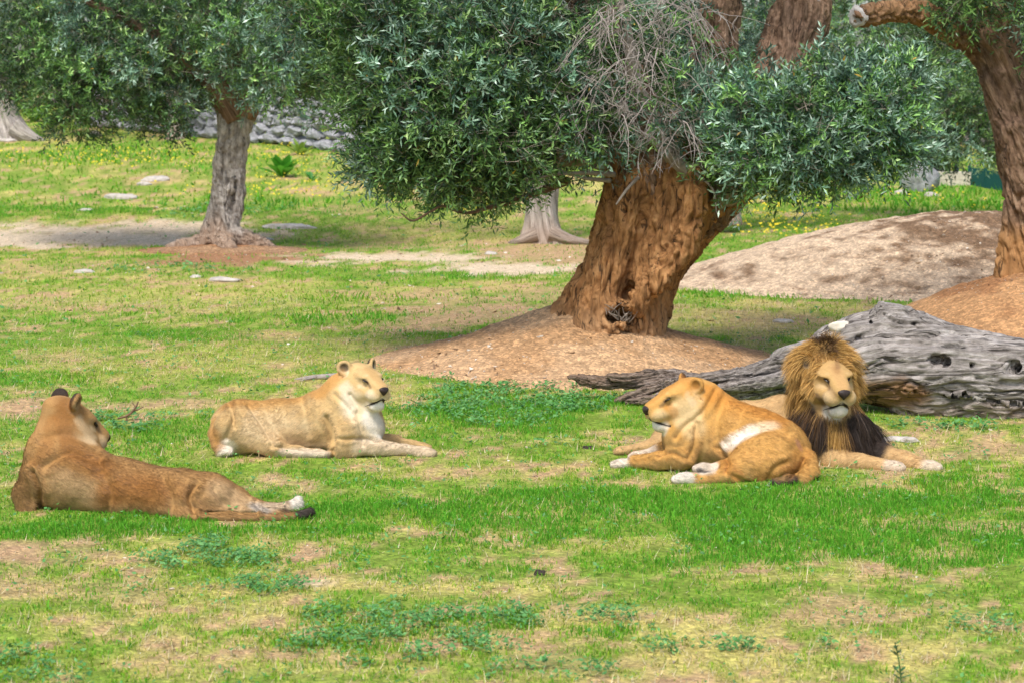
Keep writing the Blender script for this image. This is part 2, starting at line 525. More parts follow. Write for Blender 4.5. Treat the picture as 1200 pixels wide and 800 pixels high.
def mat_ground(name, gravel=1.0):
    m, nt, N, L, b = nodes_of(name)
    a = nd(nt, 'ShaderNodeAttribute', attribute_name='col')
    t = nd(nt, 'ShaderNodeTexCoord')
    n1 = nd(nt, 'ShaderNodeTexNoise', Scale=9.0, Detail=9.0, Roughness=0.72)
    L.new(t.outputs['Object'], n1.inputs['Vector'])
    r1 = ramp(nt, [(0.3, (0.62, 0.60, 0.58)), (0.5, (1, 1, 1)), (0.72, (1.35, 1.33, 1.3))])
    L.new(n1.outputs['Fac'], r1.inputs['Fac'])
    c = mix(nt, a.outputs['Color'], r1.outputs['Color'], 1.0, 'MULTIPLY')
    vo = nd(nt, 'ShaderNodeTexVoronoi', Scale=38.0)
    L.new(t.outputs['Object'], vo.inputs['Vector'])
    sep = nd(nt, 'ShaderNodeSeparateColor'); L.new(vo.outputs['Color'], sep.inputs[0])
    rv = ramp(nt, [(0.0, (0.7, 0.7, 0.7)), (0.6, (1, 1, 1)), (0.9, (1.5, 1.45, 1.4))])
    L.new(sep.outputs[0], rv.inputs['Fac'])
    c = mix(nt, c, rv.outputs['Color'], 0.6 * gravel, 'MULTIPLY')
    L.new(c, b.inputs['Base Color'])
    b.inputs['Roughness'].default_value = 0.95
    b.inputs['Specular IOR Level'].default_value = 0.1
    ad = nd(nt, 'ShaderNodeMath', operation='MULTIPLY_ADD')
    L.new(vo.outputs['Distance'], ad.inputs[0]); ad.inputs[1].default_value = -0.5
    L.new(n1.outputs['Fac'], ad.inputs[2])
    bump(nt, b, ad.outputs[0], 0.8, 0.035 * gravel)
    return m

M_GROUND = mat_ground('earth_and_turf')
rows = np.concatenate([np.linspace(-40, 3, 12), np.exp(np.linspace(math.log(4.0), math.log(92), 270)), [110, 140, 200, 300, 500, 1000, 3000]])
u = np.concatenate([[-30, -12, -5, -2.5, -1.6, -1.2], np.linspace(-1, 1, 210), [1.2, 1.6, 2.5, 5, 12, 30]])
half = 0.27 * np.maximum(rows, 0) + 3.2
X = half[:, None] * u[None, :]; Y = np.repeat(rows[:, None], len(u), 1)
x, y = X.ravel(), Y.ravel()
z = terrain(x, y) + bumps(x, y) * sstep(3, 6, y)
v = np.stack([x, y, z], 1)
nc = len(u)
i = np.arange(len(rows) - 1)[:, None] * nc; j = np.arange(nc - 1)[None, :]
f = np.stack([i + j, i + j + 1, i + nc + j + 1, i + nc + j], 2).reshape(-1, 4)
prop(mesh('ground', v, f, M_GROUND, col=ground_color(x, y), kind='structure'), 'sloping paddock ground of patchy turf, straw and bare earth', 'ground')

M_MOUND = mat_ground('loose_gravelly_earth', 1.3)
MCOL = [((0.49, 0.315, 0.175), (0.42, 0.25, 0.125)), ((0.52, 0.39, 0.265), (0.15, 0.088, 0.048)), ((0.47, 0.265, 0.125), (0.33, 0.165, 0.075)), ((0.29, 0.15, 0.075), (0.34, 0.21, 0.12))]
MLAB = ['cone of bare reddish earth heaped round the thick leaning olive trunk',
        'broad pale gravelly earth mound with dark soil on its crest behind the log',
        'orange earth bank around the foot of the brown olive trunk behind the log',
        'low ring of red soil round the roots of the grey olive']
for k, (cx, cy, rx, ry, h, shape, seed) in enumerate(MOUNDS):
    nr, na = 70, 150
    rr = np.linspace(0.0, 1.12, nr); aa = np.linspace(0, 2 * math.pi, na, endpoint=False)
    RR, AA = np.meshgrid(rr, aa, indexing='ij')
    wob = 1 + 0.10 * (fbm(np.stack([np.cos(AA).ravel() * 1.3, np.sin(AA).ravel() * 1.3, np.zeros(AA.size)], 1), seed, 3) - 0.5) * 2
    x = cx + RR.ravel() * wob * rx * np.cos(AA.ravel()); y = cy + RR.ravel() * wob * ry * np.sin(AA.ravel())
    r0 = RR.ravel()
    z = terrain(x, y) + h * mound_profile(r0, shape) + (noise2(x, y, 2.2, seed, 4) - 0.5) * 0.16 * h ** 0.5 * (1 - r0 ** 2).clip(0, 1) + (noise2(x, y, 9, seed + 3, 3) - 0.5) * 0.045 + 0.012 - 0.10 * sstep(0.98, 1.12, r0)
    c1, c2 = np.array(MCOL[k][0]), np.array(MCOL[k][1])
    nz = noise2(x, y, 1.6, seed + 5, 5)
    w = sstep(0.42, 0.60, nz)
    if k == 1:   # dark soil spread over the upper right of the heap
        w = 0.92 * sstep(0.36, 0.50, (nz * 0.35 + noise2(x, y, 5, 77, 5) * 0.85) * 0.70 + 0.18 * sstep(-0.6, 0.0, (x - cx) / rx) * (1 - sstep(0.62, 0.95, r0)) - 0.075) * (1 - sstep(0.1, 0.35, (y - cy) / ry))
    col = c1[None] + (c2 - c1)[None] * w[:, None]
    i = np.arange(nr - 1)[:, None] * na; j = np.arange(na)[None, :]; j2 = (j + 1) % na
    f = np.stack([i + j, i + na + j, i + na + j2, i + j2], 2).reshape(-1, 4)
    prop(mesh('earth_mound', np.stack([x, y, z], 1), f, M_MOUND, col=col, origin=(cx, cy, float(terrain(cx, cy))), kind='structure'), MLAB[k], 'earth mound')

# ------------------------------------------------------------------ turf
RNG = np.random.default_rng(4)
M_BLADE = mat_vcol('grass_blade', 0.6, 0.25, 0.35)
M_WEED = mat_vcol('weed_leaf', 0.55, 0.3, 0.25)

def scatter(n, y0, y1, margin=2.2):
    """Places on the paddock, evenly per square metre."""
    w = lambda yy: 0.25 * yy + margin
    yy = np.sqrt(RNG.uniform(0, 1, n) * ((y1 + margin * 4) ** 2 - (y0 + margin * 4) ** 2) + (y0 + margin * 4) ** 2) - margin * 4
    xx = RNG.uniform(-1, 1, n) * w(yy)
    return xx, yy

def blades(n, y0, y1, hscale, width, segs, keep_k):
    x, y = scatter(n, y0, y1)
    f = fields(x, y)
    clump = 0.5 * noise2(x, y, 13.0, 41, 2) + 0.5 * noise2(x, y, 4.5, 42, 2)
    dens = np.clip(1.0 - 0.93 * f['soil'] ** 0.8, 0, 1) * np.clip(0.55 + 0.7 * f['green'] + 0.35 * f['mid'] - 0.35 * f['straw'], 0.15, 1) * sstep(0.36, 0.56, clump + 0.20 * f['green'])
    dens = dens * (1 - np.clip(f['path'] * 1.2, 0, 1))
    ok = (RNG.uniform(0, 1, n) < dens * keep_k) & (mound_height(x, y) < 0.03)
    x, y = x[ok], y[ok]; f = {k: a[ok] for k, a in f.items()}; clump = clump[ok]
    n = len(x)
    h = hscale * RNG.uniform(0.5, 1.25, n) * (0.55 + 0.65 * f['green'] + 0.45 * clump) * np.where(RNG.uniform(0, 1, n) < 0.02, 1.8, 1)
    yaw = RNG.uniform(0, 2 * math.pi, n)
    lean = RNG.uniform(0.15, 1.0, n)
    d = np.stack([np.cos(yaw), np.sin(yaw), np.zeros(n)], 1)
    sd = np.stack([-np.sin(yaw), np.cos(yaw), np.zeros(n)], 1)
    fl = RNG.uniform(0, math.pi, n)
    sd = np.stack([np.cos(fl), np.sin(fl), np.zeros(n)], 1)
    b0 = np.stack([x, y, terrain(x, y) + bumps(x, y) - 0.006], 1)
    w = (width * RNG.uniform(0.6, 1.3, n))[:, None]
    up = np.array([0, 0, 1.0])
    tip = b0 + h[:, None] * (up * (1 - 0.35 * lean[:, None]) + d * lean[:, None] * 0.8)
    # pigment: lush green, yellowish green, straw
    dry = np.clip(f['straw'] * 0.85 + (f['big'] - 0.5) * 0.7 + RNG.normal(0, 0.22, n) - 0.38 * f['green'] + 0.12, 0, 1)
    lush = np.array([0.115, 0.36, 0.022]); yel = np.array([0.27, 0.42, 0.022]); straw = np.array([0.55, 0.46, 0.17])
    t1 = np.clip(dry * 2, 0, 1)[:, None]; t2 = np.clip(dry * 2 - 1, 0, 1)[:, None]
    c = lush + (yel - lush) * t1; c = c + (straw - c) * t2
    c = c * RNG.uniform(0.65, 1.3, n)[:, None]
    if segs == 1:
        v = np.stack([b0 - sd * w / 2, b0 + sd * w / 2, tip], 1).reshape(-1, 3)
        fc = np.arange(n * 3).reshape(-1, 3)
        cc = np.repeat(c, 3, 0)
    else:
        midp = b0 + h[:, None] * 0.55 * (up + d * lean[:, None] * 0.35)
        v = np.stack([b0 - sd * w / 2, b0 + sd * w / 2, midp + sd * w * 0.4, midp - sd * w * 0.4, tip], 1).reshape(-1, 3)
        k = np.arange(n)[:, None] * 5
        fc = np.concatenate([k + [0, 1, 2], k + [0, 2, 3], k + [3, 2, 4]], 0)
        cc = np.repeat(c, 5, 0)
    return v, fc, cc

parts = [blades(300000, 7.8, 14.5, 0.043, 0.0065, 3, 1.0), blades(300000, 14.5, 23, 0.05, 0.010, 1, 1.0),
         blades(220000, 23, 42, 0.07, 0.020, 1, 1.0), blades(120000, 42, 88, 0.12, 0.05, 1, 1.0)]
v, f, c = merge(parts)
prop(mesh('grass', v, f, M_BLADE, col=c, smooth=False, kind='stuff'), 'short green and straw-coloured grass covering the paddock', 'grass')

def weeds(n, y0, y1, size):
    x, y = scatter(n, y0, y1)
    f = fields(x, y)
    cl = noise2(x, y, 7.0, 51, 2)
    ok = (RNG.uniform(0, 1, n) < np.clip(f['weed'] * 1.6 * sstep(0.38, 0.55, cl) + 0.13 * sstep(0.58, 0.72, cl), 0, 1) * (1 - 0.5 * f['soil'])) & (mound_height(x, y) < 0.02)
    x, y = x[ok], y[ok]; cl = cl[ok]; n = len(x)
    hz = RNG.uniform(0.01, 0.06, n) * (0.5 + cl)
    ctr = np.stack([x, y, terrain(x, y) + bumps(x, y) + hz], 1)
    nrm = unit(np.stack([RNG.normal(0, .45, n), RNG.normal(-0.15, .45, n), np.ones(n)], 1))
    a = unit(np.cross(nrm, RNG.normal(size=(n, 3)))); b = np.cross(nrm, a)
    s = (size * RNG.uniform(0.5, 1.2, n))[:, None]
    v = np.stack([ctr - a * s, ctr + b * s * 0.55 - nrm * s * 0.15, ctr + a * s, ctr - b * s * 0.55 - nrm * s * 0.15], 1).reshape(-1, 3)
    fc = (np.arange(n)[:, None] * 4 + [0, 1, 2, 3])
    fc = np.vstack([fc[:, [0, 1, 2]], fc[:, [0, 2, 3]]])
    c = np.array([0.075, 0.25, 0.055]) + (np.array([0.18, 0.38, 0.12]) - np.array([0.075, 0.25, 0.055])) * RNG.uniform(0, 1, n)[:, None] ** 2
    c = c * RNG.uniform(0.6, 1.2, n)[:, None]
    return v, fc, np.repeat(c, 4, 0)

v, f, c = merge([weeds(260000, 7.8, 15, 0.016), weeds(150000, 15, 22, 0.022), weeds(60000, 22, 44, 0.04)])
prop(mesh('clover', v, f, M_WEED, col=c, smooth=False, kind='stuff'), 'dark blue-green clover and low broad-leaved weeds in clumps', 'weeds')

def litter(n, y0, y1, size, on_mound):
    x, y = scatter(n, y0, y1)
    if on_mound:
        ok = mound_height(x, y) > 0.01
    else:
        f = fields(x, y)
        ok = (RNG.uniform(0, 1, n) < 0.12 + f['soil'] * 0.8) & (mound_height(x, y) < 0.03)
    x, y = x[ok], y[ok]; n = len(x)
    s = (size * RNG.lognormal(0, 0.5, n))[:, None]
    ctr = np.stack([x, y, surface(x, y) + (0 if on_mound else bumps(x, y)) + 0.012 * on_mound], 1)
    o = RNG.normal(size=(n, 4, 3)); o = unit(o) * np.array([1, 1, 0.6])
    v = (ctr[:, None, :] + o * s[:, None, :]).reshape(-1, 3)
    k = np.arange(n)[:, None] * 4
    fc = np.concatenate([k + [0, 1, 2], k + [0, 2, 3], k + [0, 3, 1], k + [1, 3, 2]], 0)
    pal = np.array([[0.50, 0.42, 0.33], [0.62, 0.56, 0.47], [0.30, 0.19, 0.11], [0.20, 0.13, 0.08], [0.42, 0.28, 0.16]])
    c = pal[RNG.integers(0, len(pal), n)] * RNG.uniform(0.75, 1.15, n)[:, None]
    return v, fc, np.repeat(c, 4, 0)

M_LITTER = mat_vcol('dry_crumbs', 0.95, 0.1)
v, f, c = merge([litter(22000, 7.8, 22, 0.008, 0), litter(14000, 22, 45, 0.018, 0), litter(42000, 17.5, 33, 0.012, 1)])
prop(mesh('gravel', v, f, M_LITTER, col=c, smooth=False, kind='stuff'), 'gravel, crumbs of soil and dry leaves scattered on bare earth', 'gravel')

def stalks(n, y0, y1, ln, wd):
    x, y = scatter(n, y0, y1)
    f = fields(x, y)
    ok = (RNG.uniform(0, 1, n) < 0.10 + 0.9 * f['straw']) & (mound_height(x, y) < 0.02)
    x, y = x[ok], y[ok]; n = len(x)
    yaw = RNG.uniform(0, 2 * math.pi, n); el = np.abs(RNG.normal(0, 0.45, n))
    d = np.stack([np.cos(yaw) * np.cos(el), np.sin(yaw) * np.cos(el), np.sin(el)], 1)
    b0 = np.stack([x, y, terrain(x, y) + bumps(x, y) + 0.004], 1)
    l = (ln * RNG.uniform(0.4, 1.4, n))[:, None]
    sd = unit(np.cross(d, np.array([0.1, 0.3, 1.0]))) * wd
    v = np.stack([b0 - sd, b0 + sd, b0 + d * l], 1).reshape(-1, 3)
    c = np.array([0.64, 0.55, 0.33]) * RNG.uniform(0.6, 1.15, n)[:, None]
    return v, np.arange(n * 3).reshape(-1, 3), np.repeat(c, 3, 0)

v, f, c = merge([stalks(60000, 7.8, 14, 0.07, 0.0025), stalks(50000, 14, 26, 0.09, 0.0045)])
prop(mesh('dry_straw', v, f, M_BLADE, col=c, smooth=False, kind='stuff'), 'pale dry straw stalks lying flat and upright in the turf', 'straw')

# small yellow flowers of the slope behind
def flowers(spots):
    V, C = [], []
    for (px, py, rx, ry, n) in spots:
        a = G(px, py); s = FPX / a[1]
        yn, yf = G(px, py + ry)[1], G(px, py - ry)[1]
        x = a[0] + RNG.normal(0, 0.5, n) * rx / s; y = RNG.uniform(yn, yf, n)
        ctr = np.stack([x, y, terrain(x, y) + RNG.uniform(0.08, 0.2, n)], 1)
        s2 = RNG.uniform(0.015, 0.032, n)[:, None]
        nrm = unit(np.stack([RNG.normal(0, .4, n), RNG.normal(-0.6, .4, n), np.ones(n)], 1))
        A = unit(np.cross(nrm, RNG.normal(size=(n, 3)))); B = np.cross(nrm, A)
        V.append(np.stack([ctr - A * s2, ctr + B * s2, ctr + A * s2, ctr - B * s2], 1).reshape(-1, 3))
        C.append(np.repeat(np.array([0.75, 0.60, 0.03])[None] * RNG.uniform(0.7, 1.1, n)[:, None], 4, 0))
    V = np.concatenate(V); C = np.concatenate(C)
    q = np.arange(len(V)).reshape(-1, 4)
    return V, np.vstack([q[:, :3], q[:, [0, 2, 3]]]), C
v, f, c = flowers([(130, 190, 150, 10, 260), (330, 215, 90, 22, 260), (910, 262, 80, 22, 320), (560, 240, 60, 16, 120), (30, 180, 50, 8, 40), (330, 182, 40, 10, 80), (1080, 240, 120, 14, 60)])
prop(mesh('wildflowers', v, f, M_WEED, col=c, smooth=False, kind='stuff'), 'tiny yellow wildflowers dotting the slope behind the trees', 'wildflowers')
# ------------------------------------------------------------------ continuous skins grown from smooth-blended volumes
class Body:
    def __init__(self, h=0.0095, floor=-0.05):
        self.floor = floor; self.h = h; self.prims = []; self.paints = []; self.folds = []; self.marks = []
    def cone(self, a, b, ra, rb, k=0.05, op=1):
        self.prims.append(('c', np.asarray(a, float), np.asarray(b, float), ra, rb, k, op))
    def chain(self, pts, rad, k=0.05):
        for i in range(len(pts) - 1): self.cone(pts[i], pts[i + 1], rad[i], rad[i + 1], k)
    def ell(self, c, r, axes=None, k=0.05, op=1):
        self.prims.append(('e', np.asarray(c, float), np.asarray(r, float), np.eye(3) if axes is None else np.asarray(axes, float), k, op))
    def paint(self, col, a, b=None, r=0.05, soft=0.03, st=1.0, dirn=None):
        a = np.asarray(a, float); self.paints.append((np.asarray(col, float), a, a if b is None else np.asarray(b, float), r, soft, st, dirn))
    def sculpt(self, v, nrm):
        """Press creases into the side that the drawing shows, with a soft swelling beside them."""
        x, y = project(v)
        view = unit(np.array([0, 0, CAM_H]) - v)
        front = sstep(.05, .3, (nrm * view).sum(1))
        for line, w, depth in self.folds:
            d = polyline_dist(x, y, line)
            v = v + nrm * (front * depth * (-np.exp(-(d / w) ** 2) + .45 * np.exp(-((d - 2.4 * w) / (1.3 * w)) ** 2)))[:, None]
        return v
    def build(self):
        lo, hi = np.full(3, 1e9), np.full(3, -1e9)
        for p in self.prims:
            if p[-1] < 0: continue
            if p[0] == 'c':
                m = max(p[3], p[4]) + 0.02
                lo = np.minimum(lo, np.minimum(p[1], p[2]) - m); hi = np.maximum(hi, np.maximum(p[1], p[2]) + m)
            else:
                m = p[2].max() + 0.02
                lo = np.minimum(lo, p[1] - m); hi = np.maximum(hi, p[1] + m)
        lo[2] = max(lo[2], self.floor)
        h = self.h; n = np.ceil((hi - lo) / h).astype(int) + 2
        D = np.full(n, 1.0, np.float32)
        for p in self.prims:
            k, op = p[-2], p[-1]
            if p[0] == 'c':
                a, b, ra, rb = p[1], p[2], p[3], p[4]; m = max(ra, rb) + k + 0.05
                l2, h2 = np.minimum(a, b) - m, np.maximum(a, b) + m
            else:
                m = p[2].max() + k + 0.05; l2, h2 = p[1] - m, p[1] + m
            i0 = np.clip(np.floor((l2 - lo) / h).astype(int), 0, n); i1 = np.clip(np.ceil((h2 - lo) / h).astype(int), 0, n)
            if (i1 <= i0).any(): continue
            gx = (lo[0] + h * np.arange(i0[0], i1[0]))[:, None, None].astype(np.float32)
            gy = (lo[1] + h * np.arange(i0[1], i1[1]))[None, :, None].astype(np.float32)
            gz = (lo[2] + h * np.arange(i0[2], i1[2]))[None, None, :].astype(np.float32)
            if p[0] == 'c':
                ab = b - a; L2 = max(float(ab @ ab), 1e-9)
                t = np.clip(((gx - a[0]) * ab[0] + (gy - a[1]) * ab[1] + (gz - a[2]) * ab[2]) / L2, 0, 1)
                d = np.sqrt((gx - a[0] - t * ab[0]) ** 2 + (gy - a[1] - t * ab[1]) ** 2 + (gz - a[2] - t * ab[2]) ** 2) - (ra + (rb - ra) * t)
            else:
                c, r, A = p[1], p[2], p[3]
                k0 = 0; k1 = 0
                for q in range(3):
                    e = (gx - c[0]) * A[q, 0] + (gy - c[1]) * A[q, 1] + (gz - c[2]) * A[q, 2]
                    k0 = k0 + (e / r[q]) ** 2; k1 = k1 + (e / r[q] ** 2) ** 2
                k0 = np.sqrt(k0); k1 = np.sqrt(np.maximum(k1, 1e-9))
                d = k0 * (k0 - 1) / k1
            sl = (slice(i0[0], i1[0]), slice(i0[1], i1[1]), slice(i0[2], i1[2]))
            g = D[sl]
            if op > 0:
                w = np.clip(0.5 + 0.5 * (d - g) / k, 0, 1)
                D[sl] = d + (g - d) * w - k * w * (1 - w)
            else:
                d = -d
                w = np.clip(0.5 - 0.5 * (d - g) / k, 0, 1)
                D[sl] = d + (g - d) * w + k * w * (1 - w)
        D[0] = D[-1] = 1; D[:, 0] = D[:, -1] = 1; D[:, :, 0] = np.maximum(D[:, :, 0], .001); D[:, :, -1] = 1
        return self.nets(D, lo)
    def nets(self, D, lo):
        h = self.h; S = D < 0
        n = np.array(D.shape)
        cnt = np.zeros(n - 1, np.int8)
        offs = [(a, b, c) for a in (0, 1) for b in (0, 1) for c in (0, 1)]
        for a, b, c in offs: cnt += S[a:n[0] - 1 + a, b:n[1] - 1 + b, c:n[2] - 1 + c]
        act = np.argwhere((cnt > 0) & (cnt < 8))
        idx = np.full(n - 1, -1, np.int32); idx[tuple(act.T)] = np.arange(len(act))
        pos = np.zeros((len(act), 3)); num = np.zeros(len(act))
        for o in offs:
            for ax in range(3):
                if o[ax]: continue
                o2 = list(o); o2[ax] = 1
                d0 = D[tuple((act + o).T)]; d1 = D[tuple((act + o2).T)]
                x = (d0 < 0) != (d1 < 0)
                t = np.where(x, d0 / np.where(x, d0 - d1, 1), 0)
                q = np.tile(np.array(o, float), (len(act), 1)); q[:, ax] = t
                pos += q * x[:, None]; num += x
        v = lo + h * (act + pos / num[:, None])
        F = []
        for ax in range(3):
            b_, c_ = (ax + 1) % 3, (ax + 2) % 3
            s0 = [slice(None)] * 3; s1 = [slice(None)] * 3
            s0[ax] = slice(0, n[ax] - 1); s1[ax] = slice(1, n[ax])
            X = S[tuple(s0)] != S[tuple(s1)]
            e = np.argwhere(X)
            ok = (e[:, b_] > 0) & (e[:, c_] > 0) & (e[:, b_] < n[b_] - 1) & (e[:, c_] < n[c_] - 1)
            e = e[ok]
            q = []
            for db, dc in ((-1, -1), (0, -1), (0, 0), (-1, 0)):
                w = e.copy(); w[:, b_] += db; w[:, c_] += dc
                q.append(idx[tuple(w.T)])
            q = np.stack(q, 1)
            inside = S[tuple(e.T)]
            q[~inside] = q[~inside][:, ::-1]
            F.append(q)
        F = np.concatenate(F)
        F = F[(F >= 0).all(1)]
        E = np.concatenate([F[:, [0, 1]], F[:, [1, 2]], F[:, [2, 3]], F[:, [3, 0]]])
        deg = np.bincount(E[:, 0], minlength=len(v)) + np.bincount(E[:, 1], minlength=len(v))
        for it in range(3):
            s = np.stack([np.bincount(E[:, 0], v[E[:, 1], k], len(v)) + np.bincount(E[:, 1], v[E[:, 0], k], len(v)) for k in range(3)], 1)
            v = v + 0.5 * (s / np.maximum(deg, 1)[:, None] - v)
        return v, F
    def colors(self, v, nrm, base, belly):
        c = np.tile(np.asarray(base, float), (len(v), 1))
        w = np.clip(0.25 - 0.75 * nrm[:, 2], 0, 1) * 0.7        # paler hair on the underside
        c += (np.asarray(belly) - c) * w[:, None]
        nz = fbm(v * 7.0, 3, 4); n2 = fbm(v * 26.0, 4, 3)
        c *= (0.84 + 0.32 * nz + 0.20 * (n2 - .5))[:, None]
        for col, a, b, r, soft, st, dirn in self.paints:
            ab = b - a; L2 = max(float(ab @ ab), 1e-9)
            t = np.clip((v - a) @ ab / L2, 0, 1)
            d = np.linalg.norm(v - a - t[:, None] * ab, axis=1)
            w = (1 - sstep(r, r + soft, d)) * st
            if dirn is not None: w = w * sstep(-.1, .35, nrm @ dirn)
            c += (col - c) * w[:, None]
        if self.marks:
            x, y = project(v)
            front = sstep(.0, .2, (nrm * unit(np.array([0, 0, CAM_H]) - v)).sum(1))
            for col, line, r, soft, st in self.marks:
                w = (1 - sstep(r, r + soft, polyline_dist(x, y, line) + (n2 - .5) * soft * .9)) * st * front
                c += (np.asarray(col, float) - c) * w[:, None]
        return np.clip(c, 0, 1)

def vnormals(v, F):
    a, b, c, d = (v[F[:, k]] for k in range(4))
    fn = np.cross(c - a, d - b)
    out = np.zeros_like(v)
    for k in range(4):
        for q in range(3): out[:, q] += np.bincount(F[:, k], fn[:, q], len(v))
    return unit(out), 0.5 * np.linalg.norm(fn, axis=1)


def organic(name, chains, axis, mat, parent, h, amp, freq, twist, seed, rref, stain=None, cuts=(), along=2, blend=0.10, floor=-0.3, stretch=.30):
    """Gnarled wood: blended ropes of wood, furrowed along the grain. axis rows: x, y, z along the stem."""
    B = Body(h, floor)
    for rows in chains:
        q = px_pts(rows)
        q = spline(q, max(2 * len(q), 4))
        for i in range(len(q) - 1): B.cone(q[i, :3], q[i + 1, :3], max(q[i, 3], .01), max(q[i + 1, 3], .01), blend)
    for (a, b, ra, rb, k) in cuts: B.cone(a, b, ra, rb, k, -1)
    v, F = B.build()
    nrm, _ = vnormals(v, F)
    ax = np.asarray(axis, float); ax = ax[np.argsort(ax[:, along])]
    o = [k for k in range(3) if k != along]
    u = v[:, along]
    off = np.stack([v[:, k] - np.interp(u, ax[:, along], ax[:, k]) for k in o], 1) / rref
    ct, sn = np.cos(twist * u), np.sin(twist * u)
    g = np.stack([off[:, 0] * ct - off[:, 1] * sn, off[:, 0] * sn + off[:, 1] * ct, u / rref * 0.55], 1)
    wp = np.stack([fbm(g * 1.7 + 31 * k, seed + k, 3) for k in range(3)], 1) - .5
    g2 = g + wp * [.55, .55, .5]
    st = np.array([1, 1, stretch])
    lowf = fbm(g2 * st * freq * .8, seed + 5, 3) - .5
    n1 = vnoise(g2 * st * freq * 1.7, seed + 6); n2 = vnoise(g2 * st * freq * 3.6 + 7.7, seed + 7)
    gr1 = 1 - sstep(0, .13, np.abs(n1 - .5)); gr2 = 1 - sstep(0, .12, np.abs(n2 - .5))
    fine = fbm(g2 * [1, 1, stretch * 1.3] * freq * 7, seed + 8, 3) - .5
    lump = fbm(g * freq * 1.6, seed + 9, 3) - .5
    disp = amp * (1.4 * lowf - 1.05 * gr1 - .6 * gr2 + 1.0 * fine + .6 * lump)
    v = v + nrm * disp[:, None]
    at = {'grain': g * [1, 1, 1.8]}
    if stain is not None: at['stain'] = stain(v)
    return mesh(name, v, F, mat, parent, attrs=at)
# ------------------------------------------------------------------ olive trees
M_LEAF = mat_vcol('olive_leaf', 0.40, 0.5, 0.14)
M_TWIG = mat_plain('thin_twig', (0.20, 0.16, 0.12), (0.34, 0.29, 0.24), 20)
M_DEADTWIG = mat_plain('dead_grey_twig', (0.22, 0.18, 0.155), (0.42, 0.37, 0.335), 20)
BARK_RED = mat_bark('muddy_red_bark', (0.14, 0.066, 0.027), (0.42, 0.21, 0.082), (0.62, 0.35, 0.155), 9.0, stain=(0.46, 0.27, 0.135), bumpd=0.06, cracks=0.7)
BARK_GREY = mat_bark('grey_olive_bark', (0.17, 0.145, 0.125), (0.41, 0.37, 0.33), (0.62, 0.575, 0.53), 5.5, stain=(0.36, 0.20, 0.10), bumpd=0.05, cracks=0.7)
BARK_BROWN = mat_bark('brown_olive_bark', (0.10, 0.06, 0.038), (0.27, 0.17, 0.11), (0.45, 0.31, 0.21), 6.0, stain=(0.48, 0.25, 0.10), bumpd=0.05, cracks=0.7)
M_CUT = mat_plain('weathered_sawn_wood', (0.38, 0.34, 0.31), (0.66, 0.63, 0.60), 14, bumpd=0.02)

